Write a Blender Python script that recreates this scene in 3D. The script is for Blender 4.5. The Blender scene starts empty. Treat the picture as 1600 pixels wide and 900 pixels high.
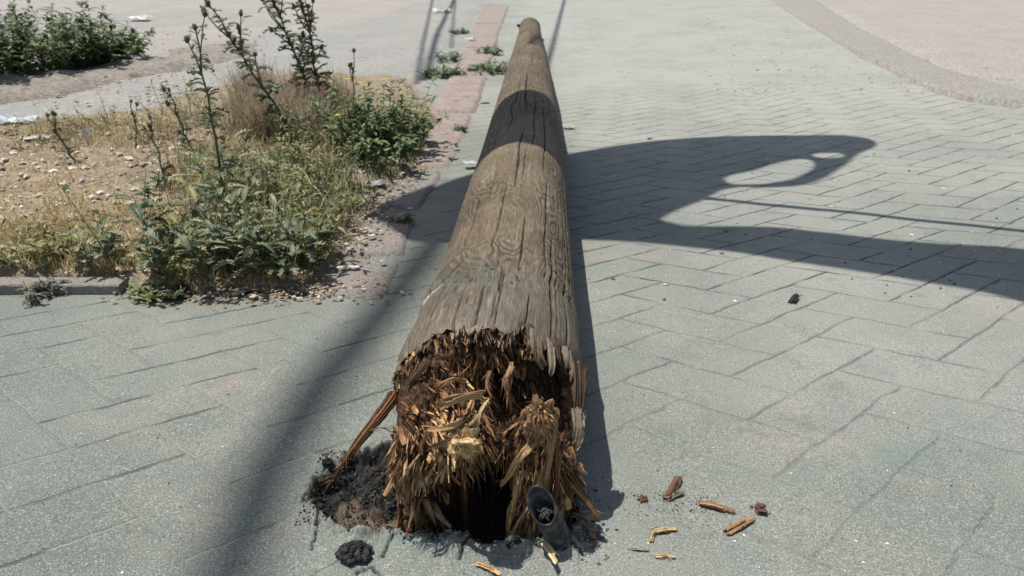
import bpy, math, random
import numpy as np
from mathutils import Vector
random.seed(7); RS = np.random.RandomState(11)
R = math.radians
sc = bpy.context.scene
COL = sc.collection
# ------------------------------------------------------------------ camera, light, exposure
CAM_H, PITCH, FPX = 1.0, 24.0, 1200.0
cd = bpy.data.cameras.new('camera'); cam = bpy.data.objects.new('camera', cd); COL.objects.link(cam)
cam.location = (0, 0, CAM_H); cam.rotation_euler = (R(90 - PITCH), 0, 0)
cd.sensor_width = 36; cd.lens = 36 * FPX / 1600; cd.clip_start = .02; cd.clip_end = 3000
cd.dof.use_dof = True; cd.dof.focus_distance = 1.5; cd.dof.aperture_fstop = 8.0
sc.camera = cam
SUNV = Vector((-.30, .10, 1)).normalized()          # towards the sun
EL = math.asin(SUNV.z); AZ = math.atan2(SUNV.x, SUNV.y)
w = bpy.data.worlds.new('World'); sc.world = w; w.use_nodes = True
nt = w.node_tree; bg = nt.nodes['Background']
sky = nt.nodes.new('ShaderNodeTexSky'); sky.sky_type = 'NISHITA'; sky.sun_disc = False
sky.sun_elevation = EL; sky.sun_rotation = AZ; sky.dust_density = 2.0; sky.air_density = 1.2
nt.links.new(sky.outputs[0], bg.inputs[0]); bg.inputs[1].default_value = .088
ld = bpy.data.lights.new('sun', 'SUN'); ld.energy = 4.6; ld.angle = R(.53); ld.color = (1, .965, .905)
sun = bpy.data.objects.new('sun', ld); COL.objects.link(sun); sun.rotation_euler = SUNV.to_track_quat('Z', 'Y').to_euler()
sun.location = (0, 0, 30)
sc.view_settings.view_transform = 'Standard'; sc.view_settings.look = 'None'
sc.view_settings.exposure = 0.0; sc.view_settings.gamma = 1

def G(px, py, z=0.0):
    """photo pixel (1600x900) -> point at height z"""
    t = R(PITCH); u = (px - 800) / FPX; v = (py - 450) / FPX
    dy = math.cos(t) - v * math.sin(t); dz = -math.sin(t) - v * math.cos(t)
    s = (z - CAM_H) / dz
    return Vector((u * s, dy * s, z))
def GY(px, py, y):
    """photo pixel -> point at distance y"""
    t = R(PITCH); u = (px - 800) / FPX; v = (py - 450) / FPX
    dy = math.cos(t) - v * math.sin(t); dz = -math.sin(t) - v * math.cos(t)
    s = y / dy
    return Vector((u * s, y, CAM_H + dz * s))

# ------------------------------------------------------------------ numpy noise
_T = RS.rand(256, 256)
def vnoise(x, y, seed=0):
    x = np.asarray(x, float) + seed * 17.3; y = np.asarray(y, float) + seed * 9.1
    xi = np.floor(x).astype(int); yi = np.floor(y).astype(int); fx = x - xi; fy = y - yi
    fx = fx * fx * (3 - 2 * fx); fy = fy * fy * (3 - 2 * fy)
    a = _T[xi & 255, yi & 255]; b = _T[(xi + 1) & 255, yi & 255]; c = _T[xi & 255, (yi + 1) & 255]; d = _T[(xi + 1) & 255, (yi + 1) & 255]
    return (a * (1 - fx) + b * fx) * (1 - fy) + (c * (1 - fx) + d * fx) * fy
def fbm(x, y, o=4, seed=0, g=.5):
    s = 0; a = 1; n = 0
    for k in range(o):
        s = s + a * (vnoise(x * 2 ** k, y * 2 ** k, seed + k * 3) - .5) * 2; n += a; a *= g
    return s / n
def sstep(a, b, x):
    t = np.clip((x - a) / (b - a), 0, 1); return t * t * (3 - 2 * t)
def seg_dist(X, Y, P):
    d = np.full(np.shape(X), 1e9)
    for (ax, ay), (bx, by) in zip(P[:-1], P[1:]):
        vx, vy = bx - ax, by - ay; L = vx * vx + vy * vy + 1e-12
        t = np.clip(((X - ax) * vx + (Y - ay) * vy) / L, 0, 1)
        d = np.minimum(d, np.hypot(X - ax - t * vx, Y - ay - t * vy))
    return d
def poly_sd(X, Y, P):
    """signed distance, negative inside"""
    d = seg_dist(X, Y, P + [P[0]]); ins = np.zeros(np.shape(X), bool)
    for (ax, ay), (bx, by) in zip(P, P[1:] + [P[0]]):
        if ay == by: continue
        c = ((ay > Y) != (by > Y)) & (X < (bx - ax) * (Y - ay) / (by - ay) + ax); ins ^= c
    return np.where(ins, -d, d)
def gp(pts): return [tuple(G(*p)[:2]) for p in pts]

# ------------------------------------------------------------------ mesh helpers
def link(name, me, m=None, parent=None, smooth=False):
    o = bpy.data.objects.new(name, me); COL.objects.link(o)
    if m: me.materials.append(m)
    if parent: o.parent = parent
    if smooth: me.polygons.foreach_set('use_smooth', [True] * len(me.polygons))
    return o
def tag(o, label=None, cat=None, group=None, kind=None):
    if label: o['label'] = label
    if cat: o['category'] = cat
    if group: o['group'] = group
    if kind: o['kind'] = kind
    return o
def empty(name, loc, label, cat, group=None):
    o = bpy.data.objects.new(name, None); COL.objects.link(o); o.location = loc; o.empty_display_size = .05
    return tag(o, label, cat, group)
class MB:
    def __init__(s): s.v = []; s.f = []; s.c = []
    def add(s, v, f, c=(1, 1, 1)):
        n = len(s.v); s.v += [tuple(p) for p in v]; s.f += [tuple(i + n for i in q) for q in f]
        if len(c) == 3 and not hasattr(c[0], '__len__'): s.c += [tuple(c)] * len(v)
        else: s.c += [tuple(k) for k in c]
    def tube(s, P, r, n=6, c=(1, 1, 1), cap=True):
        P = [Vector(p) for p in P]; rr = r if hasattr(r, '__len__') else [r] * len(P)
        V = []; up = Vector((.3, .2, 1))
        for i, p in enumerate(P):
            t = (P[min(i + 1, len(P) - 1)] - P[max(i - 1, 0)])
            if t.length < 1e-9: t = Vector((0, 0, 1))
            t.normalize(); a = t.cross(up)
            if a.length < .05: a = t.cross(Vector((1, 0, 0)))
            a.normalize(); b = t.cross(a)
            for k in range(n):
                q = 2 * math.pi * k / n; V.append(p + (a * math.cos(q) + b * math.sin(q)) * rr[i])
        F = [(i * n + k, i * n + (k + 1) % n, (i + 1) * n + (k + 1) % n, (i + 1) * n + k) for i in range(len(P) - 1) for k in range(n)]
        if cap: F += [tuple(range(n))[::-1], tuple(range((len(P) - 1) * n, len(P) * n))]
        s.add(V, F, c)
    def build(s, name, m, parent=None, smooth=False, origin=None):
        me = bpy.data.meshes.new(name)
        V = np.array(s.v, dtype=np.float32)
        off = None
        if parent is not None: V = V - np.array(parent_loc(parent), dtype=np.float32)
        elif origin is not None: V = V - np.array(origin, dtype=np.float32)
        me.from_pydata(V.tolist(), [], s.f)
        a = me.color_attributes.new('col', 'FLOAT_COLOR', 'POINT')
        a.data.foreach_set('color', np.concatenate([np.array(s.c, dtype=np.float32), np.ones((len(s.c), 1), np.float32)], 1).ravel())
        me.update(); o = link(name, me, m, parent, smooth)
        if parent is None and origin is not None: o.location = origin
        return o
def parent_loc(o):
    p = Vector(o.location)
    while o.parent: o = o.parent; p = p + Vector(o.location)
    return p
def grid_mesh(name, X, Y, Z, m, uv=None, attrs=None, parent=None, smooth=True, keep=None, wrap=False):
    ny, nx = X.shape
    V = np.stack([X, Y, Z], -1).reshape(-1, 3).astype(np.float32)
    if parent is not None: V = V - np.array(parent_loc(parent), np.float32)
    idx = np.arange(ny * nx).reshape(ny, nx)
    if wrap: idx = np.concatenate([idx, idx[:, :1]], 1)
    Q = np.stack([idx[:-1, :-1], idx[:-1, 1:], idx[1:, 1:], idx[1:, :-1]], -1).reshape(-1, 4)
    if keep is not None:
        k = keep.ravel(); Q = Q[k[Q].all(1)]
        used = np.unique(Q); remap = np.full(len(V), -1); remap[used] = np.arange(len(used)); Q = remap[Q]; V = V[used]
    else: used = np.arange(len(V))
    me = bpy.data.meshes.new(name); me.vertices.add(len(V)); me.vertices.foreach_set('co', V.ravel())
    me.loops.add(Q.size); me.loops.foreach_set('vertex_index', Q.ravel().astype(np.int32))
    me.polygons.add(len(Q)); me.polygons.foreach_set('loop_start', np.arange(0, Q.size, 4, dtype=np.int32))
    me.update(calc_edges=True)
    if uv is not None:
        for un, U in (uv.items() if isinstance(uv, dict) else {'UVMap': uv}.items()):
            l = me.attributes.new(un, 'FLOAT_VECTOR', 'POINT')
            A = np.zeros((len(V), 3), np.float32); A[:, :U.shape[-1]] = U.reshape(-1, U.shape[-1])[used]
            l.data.foreach_set('vector', A.ravel())
    for k, a in (attrs or {}).items():
        l = me.attributes.new(k, 'FLOAT', 'POINT'); l.data.foreach_set('value', np.asarray(a, np.float32).ravel()[used])
    return link(name, me, m, parent, smooth)

# ------------------------------------------------------------------ material helper
class N:
    def __init__(s, name):
        s.m = bpy.data.materials.new(name); s.m.use_nodes = True; s.t = s.m.node_tree
        s.b = s.t.nodes['Principled BSDF']; s.out = s.t.nodes['Material Output']; s.b.inputs['Roughness'].default_value = .85
        s.b.inputs['Specular IOR Level'].default_value = .25
    def n(s, ty, **k):
        x = s.t.nodes.new('ShaderNode' + ty)
        for a, v in k.items(): setattr(x, a, v)
        return x
    def set(s, sock, v):
        if isinstance(v, bpy.types.NodeSocket): s.t.links.new(v, sock)
        elif v is not None: sock.default_value = v
    def math(s, op, a, b=None, c=None, clamp=False):
        x = s.n('Math', operation=op); x.use_clamp = clamp
        for i, v in enumerate((a, b, c)): s.set(x.inputs[i], v) if v is not None else None
        return x.outputs[0]
    def mix(s, f, a, b, bt='MIX'):
        x = s.n('Mix', data_type='RGBA', blend_type=bt)
        c = lambda v: (*v, 1) if isinstance(v, (tuple, list)) and len(v) == 3 else v
        s.set(x.inputs[0], f); s.set(x.inputs[6], c(a)); s.set(x.inputs[7], c(b)); return x.outputs[2]
    def attr(s, name, out='Fac'):
        x = s.n('Attribute'); x.attribute_name = name; return x.outputs[out]
    def noise(s, vec=None, scale=5, detail=4, rough=.55, dist=0, out=0):
        x = s.n('TexNoise'); s.set(x.inputs['Vector'], vec); x.inputs['Scale'].default_value = scale
        x.inputs['Detail'].default_value = detail; x.inputs['Roughness'].default_value = rough; x.inputs['Distortion'].default_value = dist
        return x.outputs[out]
    def vor(s, vec=None, scale=5, feature='F1', out=0):
        x = s.n('TexVoronoi', feature=feature); s.set(x.inputs['Vector'], vec); x.inputs['Scale'].default_value = scale; return x.outputs[out]
    def obj(s): return s.n('TexCoord').outputs['Object']
    def ss(s, v, a, b):
        x = s.n('MapRange', interpolation_type='SMOOTHSTEP'); s.set(x.inputs[0], v); x.inputs[1].default_value = a; x.inputs[2].default_value = b
        return x.outputs[0]
    def scale(s, v, k):
        x = s.n('VectorMath', operation='MULTIPLY'); s.set(x.inputs[0], v); x.inputs[1].default_value = k; return x.outputs[0]
    def bump(s, h, dist=.002, strength=1, prev=None):
        x = s.n('Bump'); x.inputs['Strength'].default_value = strength; x.inputs['Distance'].default_value = dist
        s.set(x.inputs['Height'], h)
        if prev is not None: s.set(x.inputs['Normal'], prev)
        return x.outputs[0]
    def color(s, c): s.set(s.b.inputs['Base Color'], (*c, 1) if isinstance(c, tuple) else c)
    def normal(s, v): s.set(s.b.inputs['Normal'], v)

# ---- pavement: stamped concrete with a herringbone of joints (joint lattice in attribute "lat")
def ad_p(s, P):
    a = s.n('VectorMath', operation='ADD'); q = s.n('VectorMath', operation='SCALE'); s.set(q.inputs[0], s.noise(P, 14, 4, out=1)); q.inputs['Scale'].default_value = .12
    s.set(a.inputs[0], P); s.set(a.inputs[1], q.outputs[0]); return a.outputs[0]
def mat_pavement():
    s = N('stamped_concrete'); P = s.obj()
    lat = s.attr('lat', 'Vector')
    nz = s.noise(P, 9, 3, out=1); off = s.n('VectorMath', operation='SCALE'); s.set(off.inputs[0], nz); off.inputs['Scale'].default_value = .15
    nz2 = s.noise(P, 60, 2, out=1); off2 = s.n('VectorMath', operation='SCALE'); s.set(off2.inputs[0], nz2); off2.inputs['Scale'].default_value = .045
    ad = s.n('VectorMath', operation='ADD'); s.set(ad.inputs[0], lat); s.set(ad.inputs[1], off.outputs[0])
    ad2 = s.n('VectorMath', operation='ADD'); s.set(ad2.inputs[0], ad.outputs[0]); s.set(ad2.inputs[1], off2.outputs[0])
    sp = s.n('SeparateXYZ'); s.set(sp.inputs[0], ad2.outputs[0]); u = s.math('SUBTRACT', sp.outputs[0], .0975); v = s.math('SUBTRACT', sp.outputs[1], .0975)
    def line(a, b, bad):
        j = s.math('ROUND', b); d = s.math('ABSOLUTE', s.math('SUBTRACT', b, j))
        k = s.math('FLOORED_MODULO', s.math('ADD', s.math('FLOOR', a), j), 4)
        miss = s.math('COMPARE', k, bad, .4)
        return s.math('ADD', d, miss)
    dU, dW = line(u, v, 3.0), line(v, u, 1.0)
    jvar = s.noise(P, 3.5, 2)
    d = s.math('MINIMUM', dU, s.math('ADD', dW, s.math('MULTIPLY', s.ss(jvar, .35, .65), .016)))
    js = s.attr('joint')
    isW = s.math('MULTIPLY', s.math('LESS_THAN', dW, dU), s.attr('leftw'))
    core = s.math('SUBTRACT', 1, s.ss(d, .008, .036)); wide = s.math('SUBTRACT', 1, s.ss(d, .01, .10))
    fill = s.math('MULTIPLY', s.ss(s.noise(P, 7, 3), .36, .56), s.math('SUBTRACT', 1, isW)); core = s.math('MULTIPLY', core, s.math('SUBTRACT', 1, s.math('MULTIPLY', isW, .62)))             # joint dust, plus painted sun direction: left W joints pale, U joints dark
    coreS = s.math('MULTIPLY', s.math('MULTIPLY', core, js), s.math('ADD', s.math('MULTIPLY', fill, .55), .38))
    big = s.noise(P, 1.3, 5); mid = s.noise(P, 7, 6, .65); fine = s.noise(P, 260, 3, .7); vf = s.noise(P, 700, 2, .6)
    dust = s.attr('dust')  # pale tone by position on the ground
    dm = s.math('ADD', dust, s.math('MULTIPLY', s.math('SUBTRACT', big, .5), 1.15), clamp=True)
    c = s.mix(dm, (.138, .160, .136), (.368, .370, .328))
    pink = s.math('MULTIPLY', s.ss(s.noise(P, 2.2, 6, .7), .50, .72), .50)
    c = s.mix(pink, c, (.36, .29, .24))
    c = s.mix(s.ss(mid, .52, .75), c, s.mix(.5, c, (.14, .16, .145)))
    teal = s.math('MULTIPLY', s.ss(s.noise(P, 3.1, 4, .6, .4), .60, .72), .45); c = s.mix(teal, c, (.15, .22, .19))
    st = s.n('Mapping'); s.set(st.inputs[0], P); st.inputs['Rotation'].default_value = (0, 0, .5); st.inputs['Scale'].default_value = (3, 14, 1)
    scuff = s.math('MULTIPLY', s.ss(s.noise(st.outputs[0], 1.0, 5, .7), .60, .78), .45)
    c = s.mix(scuff, c, (.13, .135, .125))
    blot = s.math('MULTIPLY', s.math('SUBTRACT', 1, s.ss(s.vor(ad_p(s, P), 5.5), .05, .16)), .35); c = s.mix(s.math('MULTIPLY', blot, s.ss(s.noise(P, 2, 2), .45, .6)), c, (.12, .12, .105))
    # aggregate specks, dark pits and pale grains
    spk = s.ss(fine, .53, .66); pit = s.math('SUBTRACT', 1, s.ss(fine, .34, .46))
    c = s.mix(s.math('MULTIPLY', spk, .40), c, (.60, .60, .54)); c = s.mix(s.math('MULTIPLY', pit, .62), c, (.05, .06, .055))
    gr = s.math('SUBTRACT', 1, s.ss(s.vor(P, 190), .12, .2)); c = s.mix(s.math('MULTIPLY', gr, s.ss(s.noise(P, 30, 2), .36, .55)), c, (.62, .61, .56)); gr = s.math('SUBTRACT', 1, s.ss(s.vor(P, 75), .05, .09)); c = s.mix(s.math('MULTIPLY', gr, s.ss(s.noise(P, 18, 2), .5, .6)), c, (.05, .05, .05))
    c = s.mix(s.math('MULTIPLY', coreS, .88), c, (.065, .072, .068))
    pale = s.math('MULTIPLY', s.math('MULTIPLY', core, js), s.math('MULTIPLY', s.math('SUBTRACT', 1, fill), .55)); c = s.mix(pale, c, (.46, .43, .36))
    # broken edge: black asphalt crumbs, brown soil, cracks
    cr = s.noise(P, 90, 5, .7)
    c = s.mix(s.math('MULTIPLY', s.attr('stain'), s.ss(s.noise(st.outputs[0], 6, 5, .7), .35, .6)), c, (.11, .115, .105)); c = s.mix(s.math('MULTIPLY', s.attr('teal'), s.ss(s.noise(P, 14, 4), .35, .65)), c, (.16, .235, .20))
    c = s.mix(s.attr('soil'), c, s.mix(cr, (.045, .033, .024), (.22, .17, .125)))
    c = s.mix(s.attr('tar'), c, s.mix(s.ss(cr, .4, .75), (.012, .013, .013), (.06, .062, .058)))
    c = s.mix(s.attr('crack'), c, (.012, .012, .012))
    c = s.mix(s.attr('dirt'), c, s.mix(s.noise(P, 40, 5, .7), (.10, .075, .055), (.42, .34, .26)))
    s.color(c); s.b.inputs['Roughness'].default_value = .8
    h = s.math('ADD', s.math('MULTIPLY', fine, .5), s.math('MULTIPLY', vf, .3)); b = s.bump(h, .0022, .85)
    h2 = s.math('SUBTRACT', mid, s.math('ADD', s.math('MULTIPLY', s.math('MULTIPLY', core, js), .9), s.math('MULTIPLY', s.math('MULTIPLY', wide, js), .5)))
    s.normal(s.bump(h2, .006, .8, b)); return s.m
def mat_rough(name, c1, c2, c3=None, sc1=6, sc2=60, bd=.004, speck=None, rough=.9):
    s = N(name); P = s.obj()
    c = s.mix(s.ss(s.noise(P, sc1, 6, .65), .35, .65), c1, c2)
    if c3: c = s.mix(s.ss(s.noise(P, sc1 * 2.3, 5, .7), .55, .7), c, c3)
    f = s.noise(P, sc2, 5, .7); c = s.mix(s.ss(f, .35, .7), s.mix(.45, c, (.03, .03, .03)), c)
    if speck: c = s.mix(s.math('SUBTRACT', 1, s.ss(s.vor(P, sc2 * .8), .1, .22)), c, speck)
    s.color(c); s.b.inputs['Roughness'].default_value = rough
    s.normal(s.bump(s.math('ADD', f, s.noise(P, sc2 * 4, 3)), bd, .9)); return s.m
def mat_col(name, rough=.8, trans=0.0, var=.25, scale=60, spec=.25, bd=.0006):
    s = N(name); P = s.obj(); a = s.attr('col', 'Color'); n = s.noise(P, scale, 4, .65)
    hv = s.n('HueSaturation'); s.set(hv.inputs['Color'], a); s.set(hv.inputs['Value'], s.math('ADD', s.math('MULTIPLY', s.math('SUBTRACT', n, .5), var * 4), 1))
    s.color(hv.outputs[0]); s.b.inputs['Roughness'].default_value = rough; s.b.inputs['Specular IOR Level'].default_value = spec
    if bd: s.normal(s.bump(n, bd, .8))
    if trans:
        t = s.n('BsdfTranslucent'); s.set(t.inputs[0], hv.outputs[0]); mx = s.n('MixShader'); mx.inputs[0].default_value = trans
        s.t.links.new(s.b.outputs[0], mx.inputs[1]); s.t.links.new(t.outputs[0], mx.inputs[2]); s.t.links.new(mx.outputs[0], s.out.inputs[0])
    return s.m
def mat_pole():
    s = N('weathered_wood'); V = s.attr('wuv', 'Vector'); P = s.obj()
    # wavy growth figure on a peeled log
    a = s.noise(s.scale(V, (4.2, 1.25, 1)), 1, 3, .55, .35); fig = s.math('FRACT', s.math('MULTIPLY', a, 34)); fig = s.math('ABSOLUTE', s.math('SUBTRACT', fig, .5))
    figm = s.math('MULTIPLY', s.ss(fig, .16, .36), s.math('SUBTRACT', 1, s.math('MULTIPLY', s.attr('grey'), .75)))
    figm = s.math('MULTIPLY', figm, s.ss(s.noise(s.scale(V, (3, 1.3, 1)), 1, 2), .34, .55))
    fib = s.noise(s.scale(V, (220, 22, 1)), 1, 6, .75); fib2 = s.noise(s.scale(V, (70, 4, 1)), 1, 4, .6); big = s.noise(s.scale(V, (5, 2.2, 1)), 1, 4, .6)
    ring = s.noise(s.scale(V, (2.5, 30, 1)), 1, 4, .6)
    c = s.mix(s.ss(big, .3, .7), (.37, .30, .195), (.23, .178, .11))
    c = s.mix(s.math('MULTIPLY', s.attr('grey'), .75), c, s.mix(s.ss(big, .35, .65), (.33, .295, .24), (.20, .175, .135)))
    c = s.mix(s.math('MULTIPLY', figm, .85), c, (.075, .054, .032))
    c = s.mix(s.ss(fib, .42, .72), s.mix(.62, c, (.05, .036, .026)), c)
    c = s.mix(s.math('MULTIPLY', s.ss(fib2, .52, .75), .40), c, (.37, .31, .235))
    c = s.mix(s.math('MULTIPLY', s.ss(ring, .56, .7), .35), c, (.12, .092, .065))
    gm = s.math('MULTIPLY', s.attr('green'), s.ss(s.noise(s.scale(V, (26, 9, 1)), 1, 5, .7), .34, .6)); c = s.mix(s.math('MULTIPLY', gm, .38), c, (.085, .125, .10))
    hl = s.noise(s.scale(V, (75, 3.2, 1)), 1, 3, .6); hair = s.math('SUBTRACT', 1, s.ss(s.math('ABSOLUTE', s.math('SUBTRACT', hl, .5)), .004, .018)); hair = s.math('MULTIPLY', hair, s.ss(s.noise(s.scale(V, (12, 5, 1)), 1, 3), .46, .62)); c = s.mix(s.math('MULTIPLY', hair, .8), c, (.035, .026, .019))
    xl = s.noise(s.scale(V, (22, 60, 1)), 1, 4, .65); xh = s.math('MULTIPLY', s.math('SUBTRACT', 1, s.ss(s.math('ABSOLUTE', s.math('SUBTRACT', xl, .5)), .006, .03)), s.ss(s.noise(s.scale(V, (9, 6, 1)), 1, 3), .5, .66)); c = s.mix(s.math('MULTIPLY', xh, .5), c, (.07, .055, .04))
    c = s.mix(s.attr('pale'), c, (.58, .53, .44))
    c = s.mix(s.math('MULTIPLY', s.ss(s.noise(P, 45, 4), .66, .74), .6), c, (.05, .04, .03))
    c = s.mix(s.attr('crack'), c, (.012, .009, .007))
    s.color(c); s.b.inputs['Roughness'].default_value = .8
    b = s.bump(fib, .0028, .85); b = s.bump(fib2, .005, .7, b); s.normal(s.bump(s.math('MULTIPLY', figm, -1), .002, .6, b)); return s.m

M_PAVE = mat_pavement()
M_SOIL = mat_rough('dry_soil', (.60, .49, .34), (.50, .39, .265), (.30, .23, .165), 5, 40, .014, (.66, .6, .48))
M_KERB = mat_rough('red_kerb', (.42, .31, .275), (.46, .40, .35), (.50, .48, .42), 9, 90, .003, (.5, .47, .42))
M_KERBD = mat_rough('dusty_kerb', (.39, .32, .28), (.34, .33, .295), (.40, .37, .325), 4, 90, .003, (.5, .47, .42))
M_KERBG = mat_rough('worn_kerb', (.46, .40, .355), (.43, .43, .39), (.54, .49, .43), 1.6, 40, .006)
M_SAND = mat_rough('pink_sand', (.47, .43, .39), (.51, .47, .43), (.42, .385, .345), 1.2, 45, .004, (.62, .56, .5))
M_ROAD = mat_rough('dusty_asphalt', (.40, .40, .37), (.46, .435, .39), (.32, .325, .30), 1.1, 50, .003, (.52, .5, .46))
M_WOOD = mat_pole()
M_SPL = mat_col('broken_wood', .75, 0, .28, 120)
M_LEAF = mat_col('leaf', .5, .30, .22, 40, .45)
M_STEM = mat_col('stem', .7, 0, .2, 50)
M_DRY = mat_col('dry_grass', .8, .25, .2, 40)
M_PET = mat_col('petal', .7, .3, .2, 90)
M_STONE = mat_col('stone', .85, 0, .25, 70, .25, .002)
M_PLAST = mat_col('litter', .5, .15, .12, 60, .4)
s_ = N('black_plastic'); s_.color(s_.mix(s_.ss(s_.noise(s_.obj(), 60, 5), .45, .7), (.030, .032, .033), (.11, .11, .105))); s_.b.inputs['Roughness'].default_value = .38
s_.normal(s_.bump(s_.noise(s_.obj(), 150, 3), .0005)); M_PIPE = s_.m
M_ASPH = mat_rough('black_asphalt', (.012, .013, .013), (.030, .031, .030), (.06, .06, .056), 30, 140, .004)
M_FABRIC = mat_rough('canvas', (.5, .45, .35), (.45, .4, .32), None, 5, 80, .001)

# ------------------------------------------------------------------ PAVEMENT SHEET
def spaced(a0, a1, fine, lo, hi, g=1.06, mx=30):
    core = list(np.arange(a0, a1 + 1e-9, fine)); up = []; x = core[-1]; d = fine
    while x < hi: d = min(d * g, mx); x += d; up.append(x)
    dn = []; x = core[0]; d = fine
    while x > lo: d = min(d * g, mx); x -= d; dn.append(x)
    return np.array(dn[::-1] + core + up)
xs = spaced(-.47, .22, .003, -150, 150); ys = spaced(1.02, 1.44, .003, -4, 400, 1.03)
X, Y = np.meshgrid(xs, ys)
def relief(X, Y):
    near = np.exp(-((X ** 2 + (Y - 2) ** 2) / 60))
    return (.010 * fbm(X * .9, Y * .9, 3, 5) + .0022 * fbm(X * 7, Y * 7, 3, 8)) * near - .008 * near
Z = relief(X, Y)
hole_px = [(484, 775), (498, 738), (545, 712), (606, 690), (700, 690), (860, 700), (908, 760), (905, 800), (893, 856), (862, 856), (800, 846), (745, 848), (690, 843), (640, 836), (604, 828), (545, 836), (514, 820), (488, 800)]
HP = gp(hole_px)
sd = poly_sd(X, Y, HP) + .016 * fbm(X * 22, Y * 22, 4, 3) + .004 * fbm(X * 110, Y * 110, 2, 9)
shal = 1 - sstep(-.235, -.155, X + .03 * fbm(X * 14, Y * 14, 3, 2))          # crumbled shallow pit left of the pole
depth = (.030 + .03 * sstep(1.36, 1.2, Y)) * shal + .42 * (1 - shal)
inside = sstep(.0, -.045, sd); lip = np.exp(-(sd / .03) ** 2) * (sd > 0)
Z = Z - depth * (inside * (1 - shal) + sstep(0, -.03, sd) * shal)
crumb = sstep(.03, -.02, sd) * (np.abs(X) < .6) * (Y < 1.6)
Z = Z + crumb * shal * (.026 * fbm(X * 34, Y * 34, 4, 1) + .014 * fbm(X * 95, Y * 95, 3, 7)) + lip * (.009 + .013 * fbm(X * 38, Y * 38, 4, 4)) * (Y < 1.5)
heave = sstep(.10, .0, sd) * (sd > 0) * (Y < 1.2) * (X < .12)
Z = Z + heave * .007 * (1 + fbm(X * 16, Y * 16, 2, 6))
cracks = [[(503, 795), (494, 815), (497, 830), (484, 856)], [(480, 770), (474, 780), (490, 790)], [(612, 828), (607, 852), (598, 866)], [(738, 842), (722, 858), (714, 872)], [(556, 892), (578, 882), (586, 890), (600, 902)], [(660, 833), (664, 843)], [(812, 846), (806, 852), (790, 856)], [(888, 850), (897, 858), (915, 862)]]
ck = np.zeros_like(X)
for c_ in cracks:
    d = seg_dist(X + .007 * fbm(X * 130, Y * 130, 3, 5) + .004 * fbm(X * 40, Y * 40, 2, 6), Y + .007 * fbm(X * 130, Y * 130, 3, 15), gp(c_)); ck = np.maximum(ck, sstep(.0042, .0014, d))
Z = Z - ck * .007
tarm = sstep(.004, -.010, sd) * shal * sstep(.38, .52, .16 + .40 * fbm(X * 14, Y * 14, 4, 12) + .50 * sstep(1.19, 1.30, Y) + .35 * sstep(-.34, -.39, X))
tarm = np.maximum(tarm, sstep(.010, -.004, sd) * sstep(-.03, -.004, sd) * (sd < .01) * .75 * sstep(1.13, 1.2, Y))
soilm = sstep(.004, -.012, sd) * (Y < 1.7)
coef = np.array([[0.6482, -2.5889], [3.1562, 4.0846], [5.1028, -5.8524], [-0.3453, 0.1646], [-0.1877, 0.5272], [0.6152, -1.1008]])
def lattice(X, Y):
    cx = np.clip(X, -1.6, 2.0); cy = np.clip(Y, .9, 2.7)
    def ev(x, y):
        a, b = x - .3, y - 1.8
        return np.stack([np.ones_like(a), a, b, a * a, a * b, b * b], -1) @ coef
    e = 1e-3; v = ev(cx, cy)
    return v + (ev(cx + e, cy) - v) / e * (X - cx)[..., None] + (ev(cx, cy + e) - v) / e * (Y - cy)[..., None]
LAT = lattice(X, Y)
jfade = (1 - sstep(5.0, 6.6, Y - .15 * X)) * (.55 + .45 * sstep(2.0, 2.6, Y) + .25 * (X < -.3)) * sstep(.01, .05, sd + .0)
jfade *= 1 - .75 * np.exp(-((X - .25) ** 2 + (Y - 1.15) ** 2) / .06)       # worn smooth next to the break
jfade *= .35 + .65 * sstep(-.55, -.35, -np.abs(X + .1) * 1.0 + .0) + .65 * sstep(.3, .6, np.abs(X + .1))
jfade *= 1 - .42 * sstep(1.75, 1.25, Y) * sstep(-.9, -.2, X + .25 * (X > 0))
jfade *= np.clip(.80 + 1.2 * (.5 + .5 * fbm(X * 1.7, Y * 1.7, 3, 55)), .15, 1.1)
jfade = np.clip(jfade * (1 + .8 * sstep(2.0, 2.6, Y) * sstep(5.4, 4.6, Y) * (X > 0)), 0, 1.25)
dust = .24 + .14 * sstep(-.5, .6, X) + .16 * sstep(-.2, .9, X) * sstep(1.0, 2.0, Y) + .42 * sstep(2.6, 6, Y)  # ground tone gradient: paler to the right and with distance
def spot(px, py, rx, ry, ang=0.0):
    c = G(px, py); dx, dy = X - c.x, Y - c.y; a, b = dx * math.cos(ang) + dy * math.sin(ang), -dx * math.sin(ang) + dy * math.cos(ang)
    return np.exp(-((a / rx) ** 2 + (b / ry) ** 2))
stain = np.clip(.55 * spot(1255, 655, .07, .03, -.4) + .5 * spot(1180, 670, .05, .014, -.3) + .35 * spot(1300, 598, .05, .035, .2) + .25 * spot(1100, 655, .06, .02, .2), 0, 1)
tealm = np.clip(.55 * spot(1400, 705, .10, .04, .1) + .45 * spot(1290, 730, .10, .025, .1) + .35 * spot(640, 850, .12, .03, 0) + .4 * spot(60, 480, .3, .05, 0), 0, 1)
SB = gp([(-400, 441), (0, 441), (212, 441), (240, 456), (300, 462), (480, 452), (530, 395), (575, 330), (655, 262), (690, 190), (650, 150), (640, 130), (600, 118), (400, 130), (200, 190), (0, 212), (-400, 240)])
sb = poly_sd(X, Y, SB)
dirt = sstep(.14, -.02, sb + .08 * fbm(X * 9, Y * 9, 4, 21)) * .85 * ((X > -1.25) | (Y > 2.6))
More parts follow.
